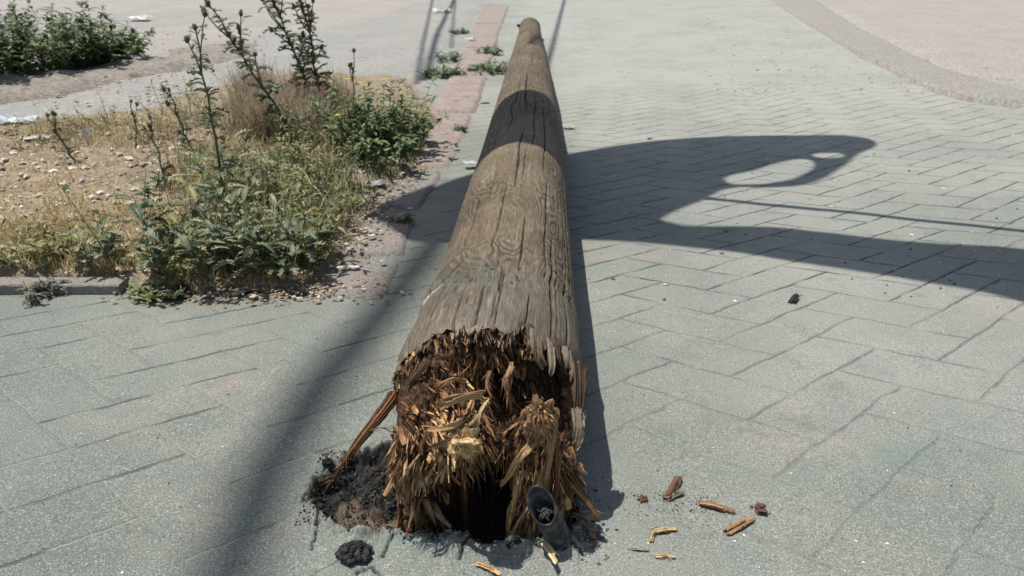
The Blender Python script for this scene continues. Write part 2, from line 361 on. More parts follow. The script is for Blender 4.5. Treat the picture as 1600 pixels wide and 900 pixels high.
pav = grid_mesh('pavement', X, Y, Z, M_PAVE, uv={'lat': LAT}, attrs=dict(joint=jfade, dust=dust, soil=soilm, tar=tarm, crack=ck, dirt=dirt, stain=stain, teal=tealm, leftw=sstep(.1, -.35, X)))
tag(pav, 'grey green stamped concrete pavement with herringbone joints', None, None, 'structure')

# ------------------------------------------------------------------ SOIL BED, ROADS, KERBS
def sheet(name, poly, m, zf, step=.03, edge=.05, label=None, kind='structure', seed=0, wob=.05, low=-.03):
    P = np.array(poly); x = np.arange(P[:, 0].min() - .3, P[:, 0].max() + .3, step); y = np.arange(P[:, 1].min() - .3, P[:, 1].max() + .3, step)
    X, Y = np.meshgrid(x, y); sd = poly_sd(X, Y, [tuple(p) for p in poly]) + wob * fbm(X * 3, Y * 3, 4, seed)
    k = sstep(edge * .4, -edge, sd); Z = low + (zf(X, Y) - low) * k
    return tag(grid_mesh(name, X, Y, Z, m, keep=sd < edge * .8), label, None, None, kind), (lambda a, b: zf(np.array(a), np.array(b)))
def soil_z(x, y):
    return .022 + .05 * sstep(-1.2, -2.0, x) + .030 * fbm(x * 2.2, y * 2.2, 3, 31) + .022 * fbm(x * 9, y * 9, 4, 33) + .008 * np.abs(fbm(x * 30, y * 30, 3, 35)) + .02 * np.exp(-((x + 1.8) ** 2 + (y - 3.6) ** 2) / .5)
soil, _ = sheet('soil_bed', SB, M_SOIL, soil_z, .014, .06, 'dry sandy soil bed on the left', seed=22, wob=.05)
def soilh(x, y): return float(soil_z(np.array(float(x)), np.array(float(y))))
RD = gp([(-700, 60), (-300, 215), (0, 205), (200, 188), (400, 128), (560, 112), (650, 112), (690, 88), (720, 50), (760, 8)]) + [(.1, 60), (-60, 60), (-60, 8)]
def road_z(x, y): return .012 + .018 * fbm(x * .6, y * .6, 3, 41) * sstep(5, 9, y) + .004 * fbm(x * 8, y * 8, 2, 42)
sheet('road', RD, M_ROAD, road_z, .12, .12, 'pale dusty road behind the weeds', seed=43, wob=.04)
RG = gp([(-300, 178), (0, 172), (120, 150), (215, 128), (330, 106), (420, 84), (420, 70), (330, 72), (215, 100), (120, 112), (0, 125), (-300, 150)])
def ridge_z(x, y): return .05 + .05 * fbm(x * 2.5, y * 2.5, 4, 51) + .04 * np.abs(fbm(x * 7, y * 7, 3, 52))
M_RDG = mat_rough('churned_dirt', (.50, .43, .365), (.54, .48, .42), (.27, .20, .15), 3, 25, .02)
sheet('dirt_bank', RG, M_RDG, ridge_z, .04, .22, 'churned brown dirt bank beside the road', seed=53, wob=.14)
LOTL = gp([(-900, 50), (0, 118), (200, 98), (400, 66), (560, 40), (640, 22)]) + [(-1.0, 60), (-80, 60), (-80, 9)]
sheet('sand', LOTL, M_SAND, lambda x, y: .03 + .03 * fbm(x * .4, y * .4, 3, 61) + .012 * fbm(x * 3, y * 3, 3, 62), .15, .3, 'pinkish sandy ground beyond the road', seed=63, wob=.3)
LOTR = gp([(1255, -2), (1360, 58), (1480, 118), (1560, 146), (1610, 156), (1900, 190)]) + [(14, 7), (60, 10), (60, 60), (14, 60)]
sheet('sand_lot', LOTR, M_SAND, lambda x, y: .035 + .03 * fbm(x * .35, y * .35, 3, 71) + .008 * fbm(x * 3, y * 3, 3, 72), .12, .12, 'pinkish sandy lot on the right', seed=73, wob=.05)
KR = gp([(1190, -8), (1262, 40), (1340, 88), (1440, 138), (1500, 156), (1610, 172), (1800, 200), (1800, 185), (1610, 152), (1480, 116), (1360, 58), (1270, 0)])
kr, _ = sheet('kerb', KR, M_KERBG, lambda x, y: .045 + .010 * fbm(x * 2, y * 2, 3, 81) + .006 * fbm(x * 9, y * 9, 3, 82), .025, .045, None, None, 83, .03)
tag(kr, 'worn pinkish kerb between pavement and sandy lot at upper right', 'kerb', None, None)
# red kerb strip: separate worn slabs beside the pole
RK = [((528, 405), (640, 405), (600, 470), (500, 470)), ((577, 330), (655, 330), (640, 402), (530, 402)), ((640, 268), (700, 268), (657, 327), (582, 327)), ((668, 180), (742, 180), (706, 264), (645, 264)), ((700, 120), (765, 120), (744, 177), (672, 177)), ((722, 78), (774, 78), (767, 117), (703, 117)), ((738, 40), (786, 40), (775, 76), (724, 76)), ((752, 12), (796, 12), (787, 38), (740, 38))]
names = ['nearest worn red kerb slab dusted grey beside the weeds', 'second red kerb slab crossed by the cloth shadow', 'third red kerb slab half buried in soil and litter', 'long clean pink kerb slab beside the green weeds', 'pink kerb slab left of the dark band on the pole', 'pink kerb slab between two grass tufts', 'dusty pink kerb slab near the pole tip', 'farthest pink kerb slab at the top edge']
for i, q in enumerate(RK):
    P = gp(q); cx = np.mean([p[0] for p in P]); cy = np.mean([p[1] for p in P])
    P2 = [(a + (cx - a) * .005, b + (cy - b) * .005) for a, b in P]; a = np.array(P2)
    st = .012 if i < 3 else .025
    gx, gy = np.meshgrid(np.arange(a[:, 0].min() - .05, a[:, 0].max() + .05, st), np.arange(a[:, 1].min() - .05, a[:, 1].max() + .05, st))
    sdk = poly_sd(gx, gy, P2) + .022 * fbm(gx * 8, gy * 8, 4, 90 + i)
    zz = -.03 + (.036 + .002 * i + .005 * fbm(gx * 10, gy * 10, 3, 95 + i)) * sstep(.01, -.03, sdk)
    tag(grid_mesh('kerb_slab', gx, gy, zz, M_KERBD if i < 3 else M_KERB, keep=sdk < .03), names[i], 'kerb', 'red kerb slabs along the left of the pole')
# kerb edge bounding the soil bed at the left
def box_mb(mb, x0, x1, y0, y1, z0, z1, c=(1, 1, 1), bev=.004, jit=.0015):
    n = max(3, int((x1 - x0) / .03)); V = []; F = []
    prof = [(y0, z0), (y0, z1 - bev), (y0 + bev, z1), (y1 - bev, z1), (y1, z1 - bev), (y1, z0)]
    for i in range(n + 1):
        x = x0 + (x1 - x0) * i / n
        for (a, b) in prof: V.append((x, a + random.uniform(-jit, jit), b + random.uniform(-jit, jit)))
    k = len(prof)
    F = [(i * k + j, i * k + (j + 1) % k, (i + 1) * k + (j + 1) % k, (i + 1) * k + j) for i in range(n) for j in range(k)] + [tuple(range(k))[::-1], tuple(range(n * k, (n + 1) * k))]
    mb.add(V, F, c)
for j, (x0, x1, lab) in enumerate([(-2.32, -1.665, 'red topped kerb stone at the far left, mostly outside the frame'), (-1.655, -1.235, 'low kerb stone with a red worn top under the dry weeds')]):
    mb = MB(); box_mb(mb, x0, x1, 2.205, 2.272, -.05, .028); o = mb.build('kerb_stone', M_KERBD, None, False, ((x0 + x1) / 2, 2.24, 0)); tag(o, lab, 'kerb', 'kerb stones at the edge of the soil bed')

# ------------------------------------------------------------------ THE FALLEN POLE
AX_Y = np.array([1.0, 1.25, 1.894, 3.08, 5.26, 9.6]); AX_X = np.array([-.066, -.052, -.014, .039, .105, .213]); AX_R = np.array([.187, .187, .178, .175, .160, .113])
def ax(y): return np.interp(y, AX_Y, AX_X), np.interp(y, AX_Y, AX_R)
pole = empty('utility_pole', (-.05, 1.3, 0), 'broken wooden utility pole lying across the pavement with a splintered butt', 'utility pole')
def rim(phi):
    s = np.sin(phi); d = 1.232 + .085 * s ** 2 + .05 * (np.cos(phi) < 0) * -np.cos(phi)
    d = d + .022 * fbm(phi * 3.2, phi * 0 + 3.3, 2, 3) + .020 * fbm(phi * 9, phi * 0 + 9, 2, 6) + .006 * fbm(phi * 30, phi * 0 + 2, 3, 4)
    d = d - .035 * np.exp(-((phi - .62) / .10) ** 2) + .03 * np.exp(-((phi - .42) / .07) ** 2) - .03 * np.exp(-((phi + .95) / .25) ** 2)
    return d
NT = 460
ph = -np.pi + 2 * np.pi * np.arange(NT) / NT
tt = np.concatenate([np.linspace(0, .02, 8), np.linspace(.024, .12, 130)[0:], np.linspace(.122, .3, 120), np.linspace(.305, 1, 240)])
PH, TT = np.meshgrid(ph, tt)
YR = rim(PH); YY = YR + (9.58 - YR) * TT
AXX, AXR = ax(YY)
phc = np.cos(PH) ; U = PH * .18
wx, wy = np.cos(PH) * 1.0, np.sin(PH) * 1.0
dr = .0035 * fbm(wx * 2.2 + YY * 1.2, wy * 3 + YY, 3, 61) + .0011 * fbm(PH * 9, YY * 9, 4, 62)
dr += .006 * np.exp(-((YY - 1.62 - .05 * np.cos(PH * 2)) / .05) ** 2) + .005 * np.exp(-((YY - 1.38) / .10) ** 2)   # swollen rings near the butt
dr -= .004 * np.exp(-((YY - 1.56) / .02) ** 2)
# drying cracks
ckp = np.zeros_like(YY)
def crack(p0, y0, y1, wd, amp=.03, seed=0):
    global ckp
    pc = p0 + amp * fbm(YY * 3, YY * 0 + seed, 3, seed) + .006 * fbm(YY * 30, YY * 0 + seed, 2, seed + 1)
    t = np.clip((YY - y0) / (y1 - y0), 0, 1); ww = wd * np.sin(np.pi * np.clip(t, .02, .98)) ** .5 * (YY > y0) * (YY < y1)
    ww = ww * (.55 + .6 * vnoise(YY * 25, YY * 0 + seed, seed))
    d = np.abs(PH - pc) * AXR; ckp = np.maximum(ckp, np.where(ww > 0, np.clip(1.25 - d / np.maximum(ww, 1e-5), 0, 1), 0))
def sinphi(px, pc, hw): return math.asin(max(-1, min(1, (px - pc) / hw)))
crack(-.10, 1.65, 2.3, .0022, .02, 1); crack(.62, 1.5, 2.4, .003, .04, 2); crack(.72, 1.22, 1.85, .0048, .03, 3); crack(.28, 1.5, 1.95, .003, .02, 4)
crack(.12, 1.22, 1.55, .002, .02, 5); crack(-.08, 1.22, 1.42, .0028, .02, 6); crack(-.30, 1.22, 1.40, .0024, .03, 7); crack(.42, 1.22, 1.40, .0026, .02, 8)
crack(.95, 1.22, 1.75, .0036, .05, 9); crack(1.15, 1.6, 2.9, .005, .04, 10); crack(-.62, 1.25, 1.6, .003, .04, 11); crack(-.95, 1.3, 1.7, .0035, .03, 12)
crack(.05, 2.2, 3.0, .004, .03, 13); crack(.30, 2.7, 4.0, .003, .10, 14); crack(-.25, 2.9, 4.0, .0028, .12, 15); crack(.02, 3.4, 4.6, .0055, .12, 16); crack(.55, 2.4, 3.6, .004, .05, 17)
for k in range(46):
    y0 = random.uniform(1.22, 7.5); crack(random.uniform(-1.3, 1.5), y0, y0 + random.uniform(.12, .5) * (1 + y0 * .25), random.uniform(.0010, .0021) * (1 + y0 * .05), .03, 20 + k)
crack(2.5, 1.3, 5, .004, .1, 90); crack(-2.4, 1.3, 5, .004, .1, 91)
# slanting tear on the right flank
tear = np.abs(YY - (1.60 - .16 * (PH - .9))) ; tm = sstep(.010, .002, tear + .008 * fbm(PH * 12, YY * 9, 2, 5)) * sstep(.55, .8, PH) * sstep(1.5, 1.25, PH); ckp = np.maximum(ckp, tm * .8)
tear2 = np.abs(YY - (1.50 + .20 * (PH + 1.0) ** 1)); tm2 = sstep(.008, .002, tear2 + .008 * fbm(PH * 12, YY * 9, 2, 15)) * sstep(-1.25, -1.0, PH) * sstep(-.35, -.6, PH); ckp = np.maximum(ckp, tm2 * .8)
nail = np.zeros_like(YY)
for k in range(46):
    p0 = random.uniform(-.75, .35); y0 = random.gauss(1.49, .06); e = np.hypot((PH - p0) * .18, (YY - y0) * .6); nail = np.maximum(nail, sstep(.0042, .0018, e))
nail = np.maximum(nail, sstep(.011, .005, np.hypot((PH + .93) * .18, (YY - 1.50) * .8)))
ckp = np.maximum(ckp, nail)
dr = dr - ckp * .007
edge = sstep(.02, 0, YY - YR); dr += edge * (.003 * fbm(PH * 25, YY * 30, 2, 77) - .004)
tip = sstep(.990, 1.0, TT); RRR = (AXR + dr) * (1 - tip * .06); RRR = RRR + .010 * sstep(.962, .967, TT)
PX = AXX + RRR * np.sin(PH); PZ = AXR + RRR * np.cos(PH); PZ = np.maximum(PZ, .001 + 0 * PZ)
grey = np.clip(sstep(1.72, 1.42, YY + .08 * fbm(PH * 3, YY * 4, 3, 9)) + .55 * sstep(2.6, 3.4, YY) * sstep(8, 4, YY) * .4, 0, 1)
green = sstep(.12, .04, np.abs(YY - 1.49 + .04 * np.sin(PH * 3))) * sstep(-1.2, -.8, PH) * sstep(.35, -.1, PH)
green = np.maximum(green, sstep(8.9, 9.3, YY) * .6)
pale = sstep(.012, .004, np.abs(YY - 1.545 + .09 * (PH + .85)) + .004 * fbm(PH * 20, YY * 20, 2, 4)) * sstep(-1.2, -1.05, PH) * sstep(-.62, -.8, PH) * .9
shaft = grid_mesh('shaft', PX, YY, PZ, M_WOOD, uv={'wuv': np.stack([PH * .18 + .8, YY], -1)}, attrs=dict(crack=np.clip(ckp, 0, 1), grey=grey, green=green, pale=pale), parent=pole, wrap=True)
# inner wall and tip cap
mb = MB(); xa, ra = ax(9.58); ring = []
vv = [(xa + ra * 1.0 * math.sin(a), 9.578, ra + ra * math.cos(a)) for a in np.linspace(0, 2 * np.pi, 40, endpoint=False)] + [(xa, 9.585, ra)]
mb.add(vv, [(i, (i + 1) % 40, 40) for i in range(40)], (.2, .17, .12)); mb.build('end_grain', M_SPL, pole)
# fracture face
def face_y(x, z):
    x = np.asarray(x, float); z = np.asarray(z, float); u = x + .052
    y = 1.245 + .0 * z
    y = y - .125 * np.exp(-((z - .185) / .11) ** 2) * (1 - .25 * np.exp(-((u + .02) / .05) ** 2))
    y = y - .05 * np.exp(-((z - .20) / .045) ** 2 - ((u + .02) / .045) ** 2)          # pale torn knob
    y = y - .075 * sstep(.17, .02, z) * (sstep(-.085, -.12, u) + sstep(.055, .085, u))
    cav = np.exp(-((u - .0) / .055) ** 2) * sstep(.175, .12, z); y = y + .30 * cav
    cav2 = np.exp(-((u - .035) / .045) ** 2 - ((z - .235) / .055) ** 2); y = y + .16 * cav2
    cav3 = np.exp(-((u - .13) / .045) ** 2 - ((z - .25) / .07) ** 2); y = y + .13 * cav3
    return y
rho, fp = np.meshgrid(np.linspace(0.0, .955, 110), np.linspace(-np.pi, np.pi, 260, endpoint=False), indexing='ij')
fx = -.052 + .187 * rho * np.sin(fp); fz = .187 + .187 * rho * np.cos(fp)
fy = face_y(fx, fz) + .02 * fbm(fx * 40, fz * 14, 4, 3) + .012 * fbm(fx * 120, fz * 40, 3, 4)
ry = rim(fp) + .016; fy = fy * (1 - sstep(.80, .955, rho)) + np.maximum(ry, fy) * sstep(.80, .955, rho)
s = N('rotten_heart'); P_ = s.obj(); fb = s.noise(s.scale(P_, (160, 160, 40)), 1, 5, .7)
s.color(s.mix(s.ss(fb, .40, .76), (.022, .012, .007), (.30, .15, .07))); s.normal(s.bump(fb, .008, 1)); M_HEART = s.m
grid_mesh('fracture', fx, fy, fz, M_HEART, parent=pole, wrap=True)

PAL = [(.68, .44, .21), (.48, .28, .13), (.30, .155, .07), (.17, .085, .042), (.085, .043, .025), (.70, .50, .27), (.04, .024, .016)]
def shard(mb, p, d, L, w, th, col, bend=.3, nseg=4, col2=None, tip=True):
    p = Vector(p); d = Vector(d).normalized()
    side = d.cross(Vector((random.uniform(-1, 1), random.uniform(-1, 1), random.uniform(-1, 1))))
    if side.length < .05: side = d.orthogonal()
    side.normalize(); nrm = d.cross(side).normalized(); bv = nrm * random.uniform(-bend, bend) + Vector((0, 0, -1)) * abs(random.gauss(0, bend * .4)) + side * random.uniform(-bend, bend) * .3
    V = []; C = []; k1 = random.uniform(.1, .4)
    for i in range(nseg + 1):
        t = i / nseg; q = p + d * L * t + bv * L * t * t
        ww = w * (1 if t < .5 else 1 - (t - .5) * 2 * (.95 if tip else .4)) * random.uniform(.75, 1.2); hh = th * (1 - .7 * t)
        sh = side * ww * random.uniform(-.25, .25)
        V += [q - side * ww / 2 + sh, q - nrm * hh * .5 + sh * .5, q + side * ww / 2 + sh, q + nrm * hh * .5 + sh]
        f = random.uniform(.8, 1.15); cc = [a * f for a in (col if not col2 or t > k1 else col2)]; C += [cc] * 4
    F = []
    for i in range(nseg):
        for k in range(4): F.append((i * 4 + k, i * 4 + (k + 1) % 4, (i + 1) * 4 + (k + 1) % 4, (i + 1) * 4 + k))
    F += [(3, 2, 1, 0), tuple(nseg * 4 + k for k in range(4))]
    mb.add(V, F, C)
mb = MB()
def pick(*wts): return PAL[random.choices(range(7), wts)[0]]
def nz(x, z, k, sd_): return float(fbm(np.array(x * k), np.array(z * k), 2, sd_))
n = 0
while n < 4600:
    rr = math.sqrt(random.random()) * .97; a = random.uniform(-math.pi, math.pi)
    x = -.052 + .187 * rr * math.sin(a); z = .187 + .187 * rr * math.cos(a); u = x + .052
    incav = math.exp(-((u + .0) / .05) ** 2) * (z < .15) + .9 * math.exp(-((u - .035) / .035) ** 2 - ((z - .235) / .045) ** 2) + .9 * math.exp(-((u - .135) / .035) ** 2 - ((z - .25) / .06) ** 2)
    if random.random() < incav * .9: continue
    y = float(face_y(x, z)) + random.uniform(-.006, .03) - .012 * max(0, nz(x, z, 24, 4))
    if rr > .85: y = max(y, float(rim(np.array(a))) - .004) if z > .15 else y
    low = max(0, min(1, (.24 - z) / .16)); n1 = nz(x, z, 17, 7); n2 = nz(x, z, 17, 12); g = .5
    d = Vector((n1 * 1.1 + random.gauss(0, .16) + u * 1.2 * low, -1 + .6 * low + n2 * .5 + random.gauss(0, .12), -.3 - 1.5 * low + n2 * .7 + random.gauss(0, .2)))
    if z > .26: d = Vector((n1 * 2.0 + random.gauss(-.1, .3), -.7 + n2 * .6 + random.gauss(0, .2), -.55 + n2 + random.gauss(0, .3)))
    L = random.uniform(.010, .034) if z > .24 else random.uniform(.015, .055)
    if rr > .8: L *= .7
    tone = nz(x, z, 13, 21)
    if z > .31 and random.random() < .6: col = pick(.2, .8, 2.2, 3, 2.5, .2, 2)
    elif u > .08 and z > .17: col = pick(0, .2, 1, 3, 4, .1, 4)
    elif u > .03 and z > .19: col = pick(.1, .6, 2.5, 3, 2, .1, 3)
    elif tone > -.06 - .14 * (u < 0): col = pick(3.2, 3, 1.5, .8, .4, 2.4, .3)
    else: col = pick(.5, 2, 3, 3, 2, .2, 1)
    q = random.random()
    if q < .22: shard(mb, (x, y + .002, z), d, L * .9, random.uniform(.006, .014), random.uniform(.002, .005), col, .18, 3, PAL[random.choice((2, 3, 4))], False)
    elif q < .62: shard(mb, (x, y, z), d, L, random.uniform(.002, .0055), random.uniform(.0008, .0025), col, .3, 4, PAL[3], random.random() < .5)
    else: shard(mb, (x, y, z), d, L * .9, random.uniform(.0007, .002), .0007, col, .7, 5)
    n += 1
for k in range(900):   # thickness of the shell: short grey and brown fibres between bark and heart
    a = random.uniform(-2.0, 2.0); q_ = random.uniform(0, .022); x = -.052 + (.185 - q_) * math.sin(a); z = .187 + (.185 - q_) * math.cos(a); y = float(rim(np.array(a))) + random.uniform(-.006, .012) - q_ * .5
    shard(mb, (x, y + .008, z), (random.gauss(-.15 * math.sin(a), .12), -1, random.gauss(-.25, .2)), random.uniform(.008, .028), random.uniform(.0015, .007), random.uniform(.001, .003), random.choice([(.23, .19, .14), (.15, .115, .08), (.09, .06, .04), (.05, .032, .022), (.28, .18, .10)]), .15, 3, PAL[4], random.random() < .6)
# curtains of fibre bending down into the hole, left and right of the cavity
for side_, x0, x1, cnt in ((0, -.222, -.135, 300), (1, -.005, .118, 400)):
    for k in range(cnt):
        x = random.uniform(x0, x1); z = random.uniform(-.05, .17); t = (z + .05) / .22
        cen = (x - x0) / (x1 - x0); cl = nz(x, 0.0, 30, 5 + side_); y = 1.160 + .030 * cl + .03 * (1 - math.sin(math.pi * cen)) + random.uniform(-.012, .03) - .02 * t
        if side_: y += .01
        lean = nz(x, z, 14, 9 + side_) * .55
        d = Vector((lean + random.gauss(0, .08) + (.06 if side_ == 0 else -.03), random.gauss(-.08, .12), -1))
        tone = nz(x, z, 16, 31) + (.10 if side_ else -.12)
        col = pick(3, 3, 2, 1, .5, 2, .2) if tone > -.05 else pick(.2, 1, 2.5, 3, 3, .1, 2)
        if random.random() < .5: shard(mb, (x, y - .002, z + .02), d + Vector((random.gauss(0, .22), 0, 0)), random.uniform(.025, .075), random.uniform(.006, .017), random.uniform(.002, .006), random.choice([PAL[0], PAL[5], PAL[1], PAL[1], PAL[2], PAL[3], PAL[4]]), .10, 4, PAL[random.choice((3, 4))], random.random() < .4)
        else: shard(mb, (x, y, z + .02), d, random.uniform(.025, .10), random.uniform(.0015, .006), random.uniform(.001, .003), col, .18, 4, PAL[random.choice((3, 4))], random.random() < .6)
# dark fibre inside the cavity
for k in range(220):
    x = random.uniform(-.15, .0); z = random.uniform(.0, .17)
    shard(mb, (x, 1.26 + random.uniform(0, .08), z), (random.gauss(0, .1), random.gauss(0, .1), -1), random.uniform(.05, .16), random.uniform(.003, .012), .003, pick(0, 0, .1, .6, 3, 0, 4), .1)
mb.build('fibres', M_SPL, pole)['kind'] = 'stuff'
# crumbly rotten clumps on the face
def lump(mb, c, r, sc=(1, 1, 1), col=(.3, .2, .1), n=14, rough=.35, seed=0):
    V = []; F = []
    for i in range(n + 1):
        th = math.pi * i / n
        for j in range(2 * n):
            a = math.pi * j / n; d = Vector((math.sin(th) * math.cos(a), math.sin(th) * math.sin(a), math.cos(th)))
            k = 1 + rough * float(fbm(np.array(d.x * 2.2 + 5 + seed), np.array(d.y * 2.2 + d.z * 3.1 + seed * 3), 4, seed % 7)) * 1.6
            V.append(Vector(c) + Vector((d.x * sc[0], d.y * sc[1], d.z * sc[2])) * r * k)
    for i in range(n):
        for j in range(2 * n): F.append((i * 2 * n + j, i * 2 * n + (j + 1) % (2 * n), (i + 1) * 2 * n + (j + 1) % (2 * n), (i + 1) * 2 * n + j))
    C = []
    for _ in V:
        f0 = random.uniform(.7, 1.3); C.append([q * f0 for q in col])
    mb.add(V, F, C)
k_ = MB(); kc = GY(728, 692, 1.085); lump(k_, kc, .022, (1.35, 1, 1.1), (.52, .36, .18), 22, .45, 3)
for k in range(200):
    a = random.uniform(0, 6.28); e = random.uniform(-1.2, 1.4); d = Vector((math.cos(a) * math.cos(e), -abs(math.sin(a) * math.cos(e)), math.sin(e)))
    shard(k_, kc + Vector((d.x * .024, d.y * .018, d.z * .019)), d + Vector((0, -.3, -.3)), random.uniform(.004, .013), random.uniform(.001, .003), .001, random.choice([PAL[0], PAL[5], PAL[1], PAL[2]]), .6)
k_.build('torn_knot', M_SPL, pole)
k_ = MB(); kc = GY(842, 655, 1.125); lump(k_, kc, .026, (.95, .8, 1.35), (.27, .165, .085), 18, .5, 5)
for k in range(200):
    a = random.uniform(0, 6.28); e = random.uniform(-1.3, 1.3); d = Vector((math.cos(a) * math.cos(e), -abs(math.sin(a) * math.cos(e)), math.sin(e)))
    shard(k_, kc + Vector((d.x * .023, d.y * .02, d.z * .033)), d + Vector((0, 0, -.8)), random.uniform(.006, .018), random.uniform(.001, .003), .001, pick(1, 2, 3, 2, 1, .3, 1), .5)
k_.build('rotten_knot', M_SPL, pole)
# curled pale slabs of torn wood (broad ribbons)
def ribbon(mb, P, w0, w1, th, col, twist=0.0, nx=5, grain=.25, side=(1, 0, 0), fringe=0, ridge=.7):
    wv = [random.uniform(.8, 1.12) for _ in range(15)]
    nx = nx + 3; grain = min(.6, grain * 1.5)
    P = [Vector(p) for p in P]; M = 14; Q = []
    for i in range(M + 1):                       # catmull-rom through P
        t = i / M * (len(P) - 1); k = min(int(t), len(P) - 2); f = t - k
        p0, p1, p2, p3 = P[max(k - 1, 0)], P[k], P[k + 1], P[min(k + 2, len(P) - 1)]
        Q.append(.5 * ((2 * p1) + (p2 - p0) * f + (2 * p0 - 5 * p1 + 4 * p2 - p3) * f * f + (3 * p1 - p0 - 3 * p2 + p3) * f ** 3))
    V = []; C = []; cols = [random.uniform(1 - grain, 1 + grain) for _ in range(nx + 1)]; jag = [random.uniform(-.28, .28) for _ in range(nx + 1)]; rid = [random.uniform(-.5, .6) for _ in range(nx + 1)]
    for i, q in enumerate(Q):
        t = i / M; tg = (Q[min(i + 1, M)] - Q[max(i - 1, 0)]).normalized(); s = Vector(side); s = (s - tg * s.dot(tg)).normalized(); nn = tg.cross(s)
        a = twist * t; s2 = s * math.cos(a) + nn * math.sin(a); n2 = tg.cross(s2); ww = (w0 + (w1 - w0) * t) * (1 - .3 * (t > .9) * (t - .9) * 10) * wv[i]
        for j in range(nx + 1):
            x = (j / nx - .5); end = tg * jag[j] * ww * (1.5 if i in (0, M) else 0)
            V.append(q + s2 * x * ww + n2 * (th * .5 + ridge * th * rid[j] - abs(x) * ww * .22) + end); C.append([c * cols[j] * random.uniform(.93, 1.07) for c in col])
        for j in range(nx + 1):
            x = (j / nx - .5); end = tg * jag[j] * ww * (1.5 if i in (0, M) else 0)
            V.append(q + s2 * x * ww - n2 * (th * .5 + abs(x) * ww * .25) + end); C.append([c * cols[j] * .8 for c in col])
    k = 2 * (nx + 1); F = []
    for i in range(M):
        a, b = i * k, (i + 1) * k
        for j in range(nx): F += [(a + j, a + j + 1, b + j + 1, b + j), (b + nx + 1 + j, b + nx + 2 + j, a + nx + 2 + j, a + nx + 1 + j)]
        F += [(a, b, b + nx + 1, a + nx + 1), (a + nx, a + 2 * nx + 1, b + 2 * nx + 1, b + nx)]
    for a, r_ in ((0, 0), (M * k, 1)):
        for j in range(nx): q = (a + j, a + nx + 1 + j, a + nx + 2 + j, a + j + 1); F.append(q if not r_ else q[::-1])
    mb.add(V, F, C)
    for k in range(fringe):
        i = random.randint(1, M); a = Q[i]; tg = (Q[i] - Q[i - 1]).normalized()
        shard(mb, a + Vector(side).normalized() * random.uniform(-.6, .6) * (w0 + (w1 - w0) * i / M) - tg * .01, tg + Vector([random.gauss(0, .22) for _ in range(3)]), random.uniform(.012, .03), random.uniform(.0008, .003), .0008, [c * .8 for c in col], .3)
